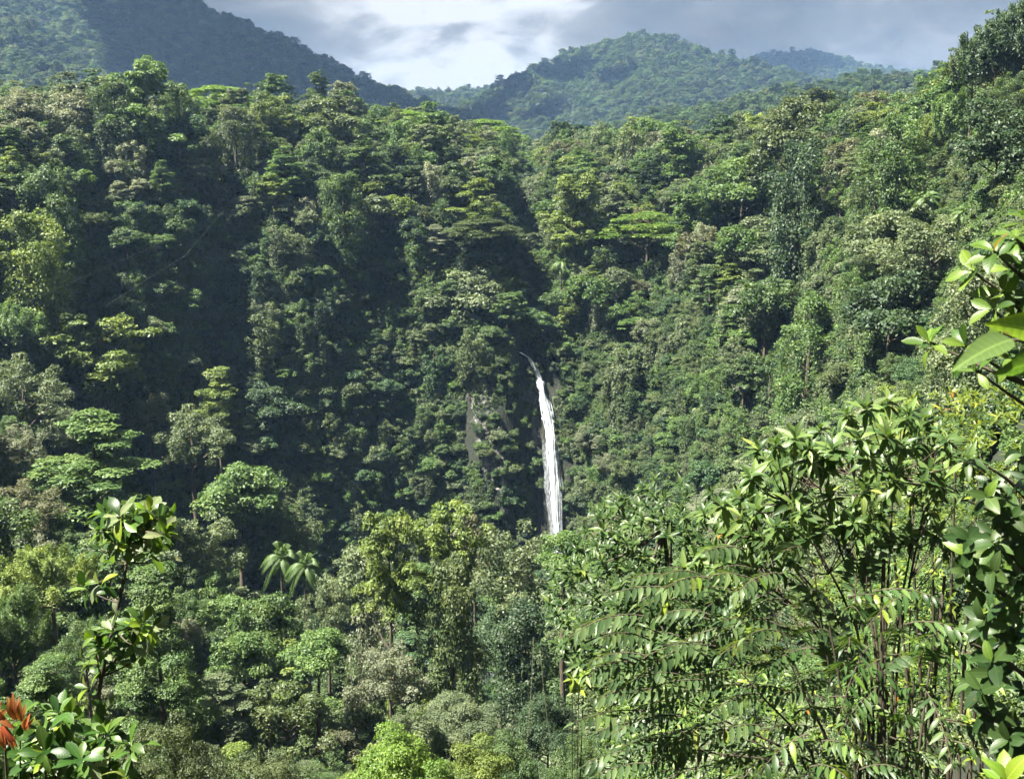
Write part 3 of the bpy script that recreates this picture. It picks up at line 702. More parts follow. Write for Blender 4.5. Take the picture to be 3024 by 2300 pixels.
def settle(u, v, w, Y0, kind, sz, wid):
    if Y0 < 60 or u in (1140, 1330, 1370, 1440, 1662): return Y0
    best = None
    for Y in np.arange(Y0 * .75, Y0 * 1.45, 1.5):
        p = P(u, v, Y); s = w / pxm(Y, v) / wid; gap = p.z - Hs(p.x, Y); need = HH[kind] * s * sz * dict(umbrella=.45, tier=.6, round=.58, open=.52, feather=.6, tuft=.55).get(kind, .88)
        c = abs(gap - need) / need + .9 * abs(Y - Y0) / Y0
        if best is None or c < best[0]: best = (c, Y)
    return best[1]
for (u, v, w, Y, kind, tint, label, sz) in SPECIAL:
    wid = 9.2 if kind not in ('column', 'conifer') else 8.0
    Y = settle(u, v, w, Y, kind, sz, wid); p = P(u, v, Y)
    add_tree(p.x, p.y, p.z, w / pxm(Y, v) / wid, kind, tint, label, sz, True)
for (u, v, w, Y, label) in PALMS:
    Y = settle(u, v, w, Y, 'palm', 1.0, 8.0); p = P(u, v, Y); add_tree(p.x, p.y, p.z, w / pxm(Y, v) / 8.0, 'palm', 'fresh' if Y > 140 else 'pale', label, 1.0, True)

# windows that must stay open: waterfall, bare rock, boulders
KEEP = [(1610, 1300, 62, 300), (1560, 1070, 45, 60), (1440, 1280, 85, 150), (1480, 1430, 60, 110), (1425, 1965, 48, 42)]
ENV_U = [-200, 0, 200, 400, 560, 700, 860, 1000, 1300, 1500, 1700, 1850, 2100, 2300, 2500, 2700, 3100]
ENV_MID = [900, 1010, 1230, 1290, 1240, 1400, 1500, 1620, 1640, 1660, 1620, 1560, 1500, 1350, 1150, 950, 500]       # trees 120..225 m away
ENV_NEAR = [1600, 1620, 1700, 1780, 1800, 1900, 1960, 1950, 2060, 2100, 2080, 2050, 1950, 1800, 1650, 1500, 1250]   # trees nearer than 120 m
def blocked(u, v, ru, rv, y):
    for (a, b, ra, rb) in KEEP:
        if abs(u - a) < ra + ru * .8 and abs(v - b) < rb + rv * .8 and y < (420 if b < 1900 else 310): return True
    return False
r = np.random.default_rng(5)
cell = 6.2
sp_xy = np.array([(t.x, t.y, t.s * 4.0, t.top, t.z) for t in TREES])
auto_stuff = []
kinds_by = dict(cliff=(['bush', 'open', 'round', 'column'], [.22, .16, .32, .30]), slope=(['round', 'tier', 'open', 'tuft', 'column', 'umbrella', 'feather'], [.33, .09, .23, .12, .16, .04, .03]),
                top=(['round', 'tier', 'open', 'tuft', 'column', 'umbrella'], [.30, .09, .17, .16, .22, .06]), near=(['round', 'open', 'tier', 'tuft', 'column'], [.36, .34, .10, .08, .12]))
tint_by = dict(shade=(['mid', 'dark', 'blue', 'olive', 'pale', 'fresh'], [.30, .07, .10, .12, .16, .25]), sun=(['mid', 'fresh', 'pale', 'olive', 'yellow', 'silver', 'dark', 'brown', 'lime', 'blue'], [.19, .20, .22, .09, .10, .09, .05, .02, .02, .02]))  # light put into leaf colour: paler sun list, shade list brightened to lift it
cand = []
for yy in np.arange(48, 720, cell):
    for xx in np.arange(-(.62 * yy + 30), .66 * yy + 40, cell * (1 if yy < 480 else 1.25)):
        cand.append((xx + r.uniform(-.5, .5) * cell, yy + r.uniform(-.5, .5) * cell))
cand = np.array(cand)
hz = H(cand[:, 0], cand[:, 1]); gx = H(cand[:, 0] + 2, cand[:, 1]) - H(cand[:, 0] - 2, cand[:, 1]); gy = H(cand[:, 0], cand[:, 1] + 2) - H(cand[:, 0], cand[:, 1] - 2)
slope = np.hypot(gx, gy) / 4
order = np.argsort(cand[:, 1])
azb = ((cand[:, 0] / cand[:, 1] + .9) / .02).astype(int); run = np.full(200, -9.0)
for i in order:
    x, y = cand[i]; z = hz[i]; sl = slope[i]
    sh = z / y
    if (z + 26) / y < run[azb[i]] - .01: continue
    run[azb[i]] = max(run[azb[i]], (z + 9) / y)
    u, v, _ = project(x, y, z)
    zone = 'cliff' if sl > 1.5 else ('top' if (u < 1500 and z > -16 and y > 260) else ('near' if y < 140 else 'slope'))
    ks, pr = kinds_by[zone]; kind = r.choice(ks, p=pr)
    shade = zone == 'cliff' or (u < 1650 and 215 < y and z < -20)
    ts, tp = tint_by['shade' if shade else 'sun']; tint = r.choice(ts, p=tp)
    if tint == 'lime' and kind != 'umbrella': tint = 'fresh'
    s = float(np.clip(r.lognormal(-.12, .26), .5, 1.5))
    if zone == 'cliff': s *= .85
    if zone == 'slope' and not shade: s *= 1.15
    if zone == 'near': s *= .8
    hh = {'round': 19, 'tier': 18.8, 'umbrella': 14.9, 'column': 19.8, 'tuft': 22, 'open': 18.6, 'feather': 16.2, 'bush': 5.0}[kind]
    sz = r.uniform(.8, 1.05) if kind != 'bush' else 1
    # keep the near woods below the line they reach in the photograph
    for _ in range(4):
        h = hh * s * sz; ut, vt, _d = project(x, y, z + h)
        lim = np.interp(ut, ENV_U, ENV_NEAR if y < 120 else ENV_MID) if y < 225 else -999
        if vt >= lim or s < .35: break
        s *= .8
    if y < 225 and vt < lim: continue
    ppm = pxm(y); uc, vc, _d = project(x, y, z + h * .7)
    if blocked(uc, vc, s * 4.5 * ppm, h * .35 * ppm, y): continue
    d = np.hypot(sp_xy[:, 0] - x, sp_xy[:, 1] - y); m = d < sp_xy[:, 2] * .9 + s * 2.0
    if m.any() and (z + h > sp_xy[m, 4] + 6).any(): continue
    # do not hide a listed tree that stands behind
    hide = False
    for q in TREES[:len(sp_xy)]:
        if q.y > y:
            uq, vq, _d = project(q.x, q.y, q.top - q.h * .22)
            if abs(uq - uc) < q.s * 3.6 * pxm(q.y) + s * 3.2 * ppm and vt < vq + 5 and vc > vq - 100: hide = True; break
    if hide and y < 320: continue
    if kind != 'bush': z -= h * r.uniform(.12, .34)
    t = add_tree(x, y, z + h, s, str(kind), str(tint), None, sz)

# trees clinging to the steep walls
y_ = r.uniform(230, 430, 30000); x_ = r.uniform(-.5, .3, 30000) * y_; z_ = H(x_, y_)
gx_ = (H(x_ + 1, y_) - H(x_ - 1, y_)) / 2; gy_ = (H(x_, y_ + 1) - H(x_, y_ - 1)) / 2; g_ = np.hypot(gx_, gy_)
pick = np.nonzero((r.random(30000) < np.clip((g_ - .9) / 6, 0, .5)))[0]; made = 0
for i in pick:
    u, v, _d = project(x_[i], y_[i], z_[i])
    if not (-100 < u < 2300 and 450 < v < 1650) or made > 420: continue
    kind = str(r.choice(['round', 'open', 'column', 'bush'], p=[.36, .28, .29, .07])); s = float(r.uniform(.4, .95)); h = HH[kind] * s * (.8 if kind != 'bush' else 1)
    zc = z_[i] - h * (.45 if kind != 'bush' else .1); xc = x_[i] - gx_[i] / g_[i] * 1.5; yc = y_[i] - gy_[i] / g_[i] * 1.5
    uc, vc, _d = project(xc, yc, zc + h * .7); ppm = pxm(yc)
    if blocked(uc, vc, s * 4.6 * ppm, h * .35 * ppm, yc): continue
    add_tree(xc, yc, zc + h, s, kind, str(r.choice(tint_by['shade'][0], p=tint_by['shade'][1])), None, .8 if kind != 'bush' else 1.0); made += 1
print('wall trees', made)
# who shows most: paint every crown as an ellipse, nearest last
SCL = 5; ZW, ZH = 3024 // SCL, 2300 // SCL
idb = np.full((ZH, ZW), -1)
for i in sorted(range(len(TREES)), key=lambda i: -TREES[i].y):
    t = TREES[i]; frac = .62 if t.kind in ('round', 'open', 'feather', 'tier') else (.3 if t.kind in ('umbrella', 'tuft', 'palm') else .9)
    u, v, _ = project(t.x, t.y, t.top - t.h * frac / 2); ppm = pxm(t.y); ru = t.s * 4.4 * ppm / SCL; rv = t.h * frac / 2 * ppm / SCL
    u /= SCL; v /= SCL
    x0, x1, y0, y1 = int(max(0, u - ru)), int(min(ZW, u + ru + 1)), int(max(0, v - rv)), int(min(ZH, v + rv + 1))
    if x0 >= x1 or y0 >= y1: continue
    gy_, gx_ = np.mgrid[y0:y1, x0:x1]; m = ((gx_ - u) / max(ru, .5)) ** 2 + ((gy_ - v) / max(rv, .5)) ** 2 < 1
    idb[y0:y1, x0:x1][m] = i
FG = np.zeros((ZH, ZW), bool)   # roughly what the shrubs by the camera cover
FG[1900 // SCL:, :260 // SCL] = 1; FG[1500 // SCL:, 2450 // SCL:] = 1; FG[1900 // SCL:, 1900 // SCL:] = 1; FG[1400 // SCL:2000 // SCL, 1760 // SCL:2200 // SCL] = 1
idb[FG] = -1
cnt = np.bincount(idb[idb >= 0], minlength=len(TREES))
for t, c in zip(TREES, cnt): t.vis = int(c)
auto = sorted([t for t in TREES if not t.special and t.vis > 8], key=lambda t: -t.vis)[:300 - sum(t.special for t in TREES)]
listed = [t for t in TREES if t.special] + auto
# labels for the rest of the listed trees: look + ground + order away from the waterfall
def place(t):
    u, v, _ = project(t.x, t.y, t.top); g = t.top - t.h
    if t.y < 140: return 'below the lookout'
    if t.y < 225: return 'on the sunlit spur' if u < 1000 else ('on the valley floor' if u < 2000 else 'on the near slope')
    if u < 1540: return 'on the shaded clifftop' if t.z > -22 else 'on the shaded cliff wall'
    if u > 2450: return 'below the spiky trees'
    return 'high on the sunlit slope' if v < 620 else ('midway up the sunlit slope' if v < 900 else 'on the bank by the waterfall')
buck = {}
for t in auto:
    size = 'large' if t.s > 1.0 else ('small' if t.s < .68 else '')
    buck.setdefault((size, WORD[t.tint], FORM[t.kind], place(t)), []).append(t)
ORD = ['first', 'second', 'third', 'fourth', 'fifth', 'sixth', 'seventh', 'eighth', 'ninth', 'tenth', 'eleventh', 'twelfth', 'thirteenth', 'fourteenth', 'fifteenth', 'sixteenth', 'seventeenth', 'eighteenth', 'nineteenth', 'twentieth']
for (size, w, f, pl), ts in buck.items():
    ts.sort(key=lambda t: abs(project(t.x, t.y, t.top)[0] - 1620))
    for k, t in enumerate(ts):
        lab = ' '.join(x for x in (size, w, f, pl) if x)
        if len(ts) > 1: lab += ', ' + ORD[min(k, 19)] + ' from the falls'
        t.label = lab; t.group_n = len(ts)
NAME = dict(round='broadleaf_tree', tier='layered_tree', umbrella='umbrella_tree', column='vine_draped_tree', tuft='emergent_tree', open='open_tree', feather='feathery_tree', conifer='conical_tree', palm='palm_tree', bush='bush')
for t in listed:
    p = proto(t.kind, t.lod, t.var)
    root = empty(NAME[t.kind], (t.x, t.y, t.z)); rz = r.random() * 6.283
    root.rotation_euler = (0, 0, rz); root.scale = (t.s, t.s, t.sz)
    tag(root, t.label, 'palm' if t.kind == 'palm' else ('bush' if t.kind == 'bush' else 'tree'), 'rainforest trees around the waterfall')
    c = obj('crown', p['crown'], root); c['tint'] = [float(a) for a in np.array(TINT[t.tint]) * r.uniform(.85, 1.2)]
    if p['trunk']: obj('trunk', p['trunk'], root)
ids = set(map(id, listed))
rest = [t for t in TREES if id(t) not in ids]

# plants on the walls, far forest on the hills, rest of the trees: three masses nobody could count
def rows_of(ts, lod=None):
    pts, rot, scl, tin, idx = [], [], [], [], []
    for t in ts:
        pts.append((t.x, t.y, t.z)); rot.append((0, 0, r.random() * 6.283)); scl.append((t.s, t.s, t.sz)); tin.append(np.array(TINT[t.tint]) * r.uniform(.85, 1.2)); idx.append(joined(t.kind, lod or t.lod, t.var))
    return [np.array(a) for a in (pts, rot, scl, tin, idx)]
R0 = rows_of(rest)
# hanging plants on steep ground
n = 160000
y = r.uniform(110, 470, n); x = r.uniform(-.6, .62, n) * y
z = H(x, y); gx = (H(x + 1, y) - H(x - 1, y)) / 2; gy = (H(x, y + 1) - H(x, y - 1)) / 2; g = np.hypot(gx, gy)
keep = r.random(n) < np.clip((g - .45) / 3.2, 0, .8) * .75
x, y, z, gx, gy, g = [a[keep] for a in (x, y, z, gx, gy, g)]
uu = CX + F_PX * .985 * x / y
dd = y * math.cos(PITCH) - z * math.sin(PITCH); vv = CY - F_PX * (y * math.sin(PITCH) + z * math.cos(PITCH)) / dd; uu = CX + F_PX * x / dd
ok = (uu > -150) & (uu < 3150) & (vv > 200) & (vv < 1800)
for (a, b, ra, rb) in KEEP[:2]: ok &= ~((np.abs(uu - a) < ra * .85) & (np.abs(vv - b) < rb))
for (a, b, ra, rb) in KEEP[2:4]: ok &= ~((((uu - a) / ra) ** 2 + ((vv - b) / rb) ** 2 < 1) & (r.random(len(uu)) < .78))
x, y, z, gx, gy, g, uu, vv = [a[ok] for a in (x, y, z, gx, gy, g, uu, vv)]
m = len(x); isd = r.random(m) < .68
rz = np.where(isd, np.arctan2(gy, gx) - np.pi / 2, r.random(m) * 6.283)
s = np.where(isd, r.uniform(.4, .95, m), r.uniform(.2, .62, m))
ks = r.integers(0, 2, m)
idx = np.where(isd, np.where(ks == 0, joined('drape', 'far', 0), joined('drape', 'far', 1)), np.where(ks == 0, joined('bush', 'far', 0), joined('bush', 'far', 1)))
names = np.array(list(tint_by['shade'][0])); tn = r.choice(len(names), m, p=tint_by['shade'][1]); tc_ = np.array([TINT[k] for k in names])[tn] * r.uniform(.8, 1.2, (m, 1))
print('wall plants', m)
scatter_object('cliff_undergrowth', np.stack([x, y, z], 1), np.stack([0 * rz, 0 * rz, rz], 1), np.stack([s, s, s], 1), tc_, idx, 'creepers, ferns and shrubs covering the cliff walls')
# near slopes: low bushes between the trees
nb = 14000; yb = np.sqrt(r.uniform(22 ** 2, 480 ** 2, nb)); xb = r.uniform(-.6, .68, nb) * yb; zb = H(xb, yb); sb = r.uniform(.3, .75, nb) * np.interp(yb, [20, 90, 200], [.6, .9, 1.25])
dd = yb * math.cos(PITCH) - zb * math.sin(PITCH); ub = CX + F_PX * xb / dd; vb = CY - F_PX * (yb * math.sin(PITCH) + zb * math.cos(PITCH)) / dd
okb = (vb < 2600) & ~((np.abs(ub - 1425) < 45) & (np.abs(vb - 1965) < 40) & (yb > 150))
xb, yb, zb, sb = [a[okb] for a in (xb, yb, zb, sb)]; mb = len(xb); kb = r.integers(0, 2, mb)
ib = np.where(yb < 90, joined('bush', 'near', 0), np.where(kb == 0, joined('bush', 'far', 0), joined('bush', 'far', 1)))
tn = r.choice(len(names), mb, p=tint_by['shade'][1]); tb = np.array([TINT[k] for k in names])[tn] * r.uniform(.8, 1.3, (mb, 1))
R0 = [np.concatenate([a, b]) for a, b in zip(R0, [np.stack([xb, yb, zb], 1), np.stack([0 * xb, 0 * xb, r.random(mb) * 6.283], 1), np.stack([sb, sb, sb], 1), tb, ib])]
scatter_object('forest', *R0, 'trees and bushes filling the woods between the nearer trees')
# hills
n = 260000
y = np.exp(r.uniform(math.log(560), math.log(4500), n)); x = r.uniform(-.62, .62, n) * y
area_w = np.minimum(1, y / 2700)
keep = r.random(n) < (.25 + .75 * area_w)
x, y = x[keep], y[keep]; z = H(x, y)
o_ = np.argsort(y); x, y, z = x[o_], y[o_], z[o_]
run = np.full(900, -9.0); bi = ((x / y + .65) / .0015).astype(int); vis = np.zeros(len(x), bool)
for i in range(len(x)):
    b = bi[i]; e = (z[i] + 13) / y[i]
    if e > run[max(0, b - 1):b + 2].min() - .004: vis[i] = True
    run[b] = max(run[b], (z[i] + 4) / y[i])
x, y, z = x[vis], y[vis], z[vis]; m = len(x)
dd = y * math.cos(PITCH) - z * math.sin(PITCH); uu = CX + F_PX * x / dd; vv = CY - F_PX * (y * math.sin(PITCH) + z * math.cos(PITCH)) / dd
ok = (vv > -260) & (vv < 620); x, y, z = x[ok], y[ok], z[ok]; m = len(x)
print('hill trees', m)
kk = r.choice(5, m, p=[.4, .2, .15, .1, .15]); ids5 = [joined(k, 'far', 0) for k in ('round', 'open', 'tier', 'umbrella', 'tuft')]
s = np.clip(r.lognormal(-.25, .33, m), .4, 1.6) * np.interp(y, [600, 1300, 2500, 4500], [1, 1.1, 1.4, 1.8])
sc3 = np.stack([s, s, s * .8], 1)
nm = np.array(['mid', 'dark', 'fresh', 'pale', 'olive', 'blue']); tn = r.choice(6, m, p=[.36, .08, .22, .14, .1, .1]); th = np.array([TINT[k] for k in nm])[tn] * r.uniform(.8, 1.25, (m, 1))
scatter_object('hill_forest', np.stack([x, y, z - 3.5 * s], 1), np.stack([0 * x, 0 * x, r.random(m) * 6.283], 1), sc3, th, np.array(ids5)[kk], 'unbroken far rainforest on the hills')

# ------------------------------------------------------------------ waterfall
FALL = [(1040, 1531, 1537), (1047, 1543, 1551), (1056, 1556, 1566), (1071, 1565, 1580), (1112, 1581, 1602), (1144, 1588, 1611), (1165, 1592, 1612), (1193, 1595, 1628), (1233, 1600, 1637), (1274, 1608, 1641), (1314, 1612, 1643),
        (1355, 1616, 1646), (1395, 1617, 1650), (1436, 1620, 1656), (1476, 1625, 1655), (1517, 1628, 1656), (1573, 1633, 1658), (1650, 1634, 1666), (1715, 1630, 1672)]
fv, fa, fb = [np.array(a, float) for a in zip(*FALL)]; wf = np.interp(fv, [1100, 1300, 1700], [1, 5, 6]); fa = fa + wf * .5; fb = fb - wf * .5
vv = np.linspace(1040, 1700, 420)
Yf = np.array([min(march((np.interp(v, fv, fa) + np.interp(v, fv, fb)) / 2 + du, v, 300, 420) for du in (-14, 0, 14)) for v in vv])
Yf = np.convolve(np.pad(Yf, 26, 'edge'), np.ones(53) / 53, 'valid') - 1.3
Yf = np.minimum(Yf, 372)
def fall_point(s, v, out):
    a, b = np.interp(v, fv, fa), np.interp(v, fv, fb); u = a + (b - a) * s
    return np.array(P(u, v, np.interp(v, vv, Yf) - out))
fall_root = empty('waterfall', tuple(P(1645, 1700, Yf[-1] - 1))); base_f = np.array(fall_root.location)
tag(fall_root, 'tall white waterfall dropping down the dark rock wall', 'waterfall')
ns = 15; V = []
for i, v in enumerate(vv):
    for s in np.linspace(0, 1, ns):
        w = 1.0 + .10 * fbm(np.array(s * 3.0 + 5), np.array(v / 30.0), 3) * 4
        edge = (fbm(np.array(v / 13.0 + (0 if s < .5 else 40)), np.array(2.0 + s), 3)) * .5 * (abs(s - .5) * 2) ** 2
        ph_ = v / 11.0 + 3 * float(fbm(np.array(s * 5.0), np.array(v / 40.0), 2)); bul = math.sqrt(max(0, 1 - (2 * s - 1) ** 2)) * 1.5 +  .35 * float(fbm(np.array(s * 9.0), np.array(v / 60.0), 3))
        V.append(fall_point(s + float(edge) * (1 if s > .5 else -1), v, bul) - base_f)
i0 = (np.arange(len(vv) - 1)[:, None] * ns + np.arange(ns - 1)[None]).ravel()
obj('water_sheet', mesh_np('water_sheet', np.array(V), np.stack([i0, i0 + 1, i0 + ns + 1, i0 + ns], -1), [M_FALL], True), fall_root)
rf = np.random.default_rng(3)
Vs, Fs, off = [], [], 0
for k in range(45):
    s0 = rf.uniform(-.06, 1.06); v0 = rf.uniform(1080, 1620); ln = rf.uniform(40, 170); wd = rf.uniform(.015, .05)
    q = np.linspace(v0, min(v0 + ln, 1700), 10); pth = []
    for j, v in enumerate(q):
        ww = wd * math.sin(math.pi * (j + .3) / 10) ; o_ = 1.0 + 1.5 * math.sqrt(max(0, 1 - (2 * s0 - 1) ** 2)) + .2 * rf.random()
        sh = s0 + .03 * math.sin(v / 20 + k)
        pth += [fall_point(sh - ww, v, o_) - base_f, fall_point(sh + ww, v, o_ + .1) - base_f]
    Vs += pth; jj = np.arange(9) * 2 + off; Fs.append(np.stack([jj, jj + 1, jj + 3, jj + 2], -1)); off += 20
sp = obj('spray_strands', mesh_np('spray_strands', np.array(Vs), np.concatenate(Fs), [M_FALL], True), fall_root); sp['kind'] = 'stuff'
Vs, Fs, off = [], [], 0
for k in range(46):                                         # thin veils of spray at the sides of the lower half
    s0 = rf.choice([rf.uniform(-.45, -.05), rf.uniform(1.0, 1.2)], p=[.6, .4]); v0 = rf.uniform(1280, 1600); ln = rf.uniform(60, 160)
    q = np.linspace(v0, min(v0 + ln, 1700), 10)
    for j, v in enumerate(q):
        ww = .22 * math.sin(math.pi * (j + .3) / 10)
        Vs += [fall_point(s0 - ww, v, .9) - base_f, fall_point(s0 + ww, v, 1.0) - base_f]
    jj = np.arange(9) * 2 + off; Fs.append(np.stack([jj, jj + 1, jj + 3, jj + 2], -1)); off += 20
sp = obj('mist_veil', mesh_np('mist_veil', np.array(Vs), np.concatenate(Fs), [M_SPRAY], True), fall_root); sp['kind'] = 'stuff'

# ------------------------------------------------------------------ bare rock on the wall, boulders, river
def rock_patch(name, label, u0, u1, v0, v1, outline, seed, mat, amp=1.6):
    nu, nv = int((u1 - u0) / 4), int((v1 - v0) / 4); rr = np.random.default_rng(seed)
    pts = rr.random((60, 2)); val = rr.random(60)
    V = []; use = []
    for v in np.linspace(v0, v1, nv):
        for u in np.linspace(u0, u1, nu):
            e = outline((u - u0) / (u1 - u0), (v - v0) / (v1 - v0)) + .5 * float(fbm(np.array(u / 22.0 + seed), np.array(v / 30.0), 3))
            Y = march(u, v, 270, 440)
            d = np.hypot((pts[:, 0] - (u - u0) / (u1 - u0)) * 1.0, (pts[:, 1] - (v - v0) / (v1 - v0)) * 1.4); j = np.argsort(d)[:2]
            fac = val[j[0]] * 1.0 + min(.3, (d[j[1]] - d[j[0]]) * 6) + .5 * float(fbm(np.array(u / 9.0), np.array(v / 14.0), 3))
            V.append(np.array(P(u, v, Y - (-.9 + min(1, max(0, e * 4)) * (.7 + amp * fac))))); use.append(e)
    V = np.array(V); c = V.mean(0); V -= c
    i0 = (np.arange(nv - 1)[:, None] * nu + np.arange(nu - 1)[None]).ravel(); q = np.stack([i0, i0 + 1, i0 + nu + 1, i0 + nu], -1)
    ok = np.array(use)[q].max(1) > -.05
    o = obj(name, mesh_np(name, V, q[ok], [mat]), loc=tuple(c)); tag(o, label, 'rock face', 'bare rock on the wall beside the waterfall'); return o
ell = lambda s, t: .5 - math.hypot((s - .5), (t - .5))
rock_patch('rock_face', 'pale bare rock face in the shaded wall, the upper patch beside the waterfall', 1360, 1510, 1120, 1420, lambda s, t: .42 - abs(s - .30 - t * .35) * 1.0 - max(0, abs(t - .5) - .42) * 3, 4, M_ROCK, 1.1)
rock_patch('rock_face', 'bare rock streak running down below the pale upper rock face', 1420, 1545, 1340, 1580, lambda s, t: .38 - abs(s - .5) * 1.0 - max(0, abs(t - .5) - .4) * 3, 9, M_ROCK, .7)
rock_patch('rock_face', 'small pinkish bare rock on the wall far out from the waterfall', 700, 770, 860, 990, lambda s, t: .30 - abs(s - .75 + t * .5) * 1.0 - max(0, abs(t - .5) - .4) * 3, 14, M_ROCK, .7)
rock_patch('rock_face', 'dark wet rock strip along the edge of the falling water', 1555, 1622, 1050, 1560, lambda s, t: .5 - abs(s - .12 - t * .62) * 1.6, 21, M_WET, .8)

def boulder(label, u, v, wpx, seed, sq=(1, .8, .6)):
    Y = march(u, v, 150, 420); p = P(u, v, Y); s = wpx / pxm(Y) / 2
    import bmesh
    bm = bmesh.new(); bmesh.ops.create_icosphere(bm, subdivisions=3, radius=1); rr = np.random.default_rng(seed); ax = nrm(rr.normal(size=(9, 3))); lim = rr.uniform(.55, .95, 9)
    for vv_ in bm.verts:
        c = np.array(vv_.co)
        for a, l in zip(ax, lim):
            dd_ = c @ a
            if dd_ > l: c = c - a * (dd_ - l)
        c = c * (1 + .08 * rr.normal()) * sq; vv_.co = c * s
    me = bpy.data.meshes.new('boulder'); bm.to_mesh(me); bm.free(); me.materials.append(M_ROCK)
    o = obj('boulder', me, loc=(p.x, p.y, p.z + s * .3)); o.rotation_euler = (0, 0, seed * 1.7); tag(o, label, 'boulder', 'boulders in the river bed')
for k, (lab, u, v, w, sq) in enumerate([('rounded grey boulder, topmost of those in the dark river gap', 1438, 1958, 26, (1, .8, .7)), ('long tan slab under the rounded grey boulder', 1424, 1972, 48, (1.2, .6, .35)), ('second tan slab, lowest of the flat ones in the river gap', 1420, 1983, 44, (1.1, .7, .3)),
                                         ('small whitish boulder at the end of the tan slabs', 1398, 1984, 20, (1, .9, .8)), ('mottled boulder below the tan slabs', 1449, 1992, 18, (1, .9, .8))]):
    boulder(lab, u, v, w, 30 + k, sq)
m_, t_, o_ = new_mat('river_water'); pb = N(t_, 'ShaderNodeBsdfPrincipled'); pb.inputs['Base Color'].default_value = (.020, .028, .026, 1); pb.inputs['Roughness'].default_value = .35
nz = N(t_, 'ShaderNodeTexNoise'); nz.inputs['Scale'].default_value = .9; bp = N(t_, 'ShaderNodeBump'); bp.inputs['Strength'].default_value = .5; t_.links.new(nz.outputs[0], bp.inputs['Height']); t_.links.new(bp.outputs[0], pb.inputs['Normal']); t_.links.new(pb.outputs[0], o_.inputs[0])
cen = np.array([(13, 349), (8, 335), (-4, 318), (-9, 303), (-8, 290), (-2, 275), (6, 258), (14, 240), (18, 222)], float)
tt = np.linspace(0, len(cen) - 1, 60); cxy = np.stack([np.interp(tt, range(len(cen)), cen[:, 0]), np.interp(tt, range(len(cen)), cen[:, 1])], 1)
V = []
for i, (x_, y_) in enumerate(cxy):
    zc_ = Hs(x_, y_) + .5
    for s_ in np.linspace(-1, 1, 7): V.append((x_ + s_ * (9 if i < 8 else 4.5), y_ + s_ * .5, zc_))
i0 = (np.arange(59)[:, None] * 7 + np.arange(6)[None]).ravel()
tag(obj('river', mesh_np('river', np.array(V), np.stack([i0, i0 + 1, i0 + 8, i0 + 7], -1), [m_], True)), 'dark river leaving the pool', kind='structure')

# ------------------------------------------------------------------ cables across the valley
M_CABLE = simple('cable_steel', (.10, .12, .10), .6)
def cable(label, pts):
    p = np.array([np.array(P(*q)) for q in pts]); t = np.linspace(0, 1, 40); pp = np.stack([np.interp(t, np.linspace(0, 1, len(p)), p[:, k]) for k in range(3)], 1)
    c = pp[0].copy(); v, f = tube(pp - c, np.full(40, .016), 5); tag(obj('cable', mesh_np('cable', v, f, [M_CABLE], True), loc=tuple(c)), label, 'cable', 'cables over the valley')
cable('longer steel cable slanting up across the shaded slope', [(-160, 985, 120), (0, 927, 135), (200, 838, 160), (380, 760, 190), (500, 705, 215), (575, 668, 232)])
cable('shorter steel cable further into the shaded cliff', [(310, 905, 170), (430, 828, 195), (545, 757, 225), (660, 622, 262)])

# ------------------------------------------------------------------ shrubs and saplings by the lookout
def leaf_mesh(name, wid, shape, curl, fold, mat, n=7):
    t = np.linspace(0, 1, n)
    if shape == 'lance': w = np.sin(np.pi * t ** .8) ** .9 * (1 - .25 * t)
    elif shape == 'obovate': w = np.sin(np.pi * np.clip(t, 0, 1) ** 1.5) ** .75
    else: w = np.sin(np.pi * t ** .85) ** .7
    w[0] = .06; w[-1] = .02
    zc = -curl * t ** 2; yy = t * (1 - .25 * curl * t)
    V = []
    for i in range(n):
        V += [(-w[i] * wid / 2, yy[i], zc[i] + fold * w[i] * wid), (0, yy[i], zc[i]), (w[i] * wid / 2, yy[i], zc[i] + fold * w[i] * wid)]
    f = []
    for i in range(n - 1):
        for k in (0, 1): f.append((i * 3 + k, i * 3 + k + 1, i * 3 + k + 4, i * 3 + k + 3))
    return np.array(V), np.array(f)
LEAFS = {}
for nm, wid, shp, fold in (('lance', .33, 'lance', .18), ('obovate', .40, 'obovate', .15), ('ovate', .46, 'ovate', .14), ('leaflet', .30, 'lance', .12)):
    for k, curl in enumerate((.08, .30, .55)):
        V, f = leaf_mesh(nm, wid, shp, curl, fold, M_GLOSS); LEAFS[nm, k] = (V, f, mesh_np('leaf_' + nm, V, f, [M_GLOSS], True))
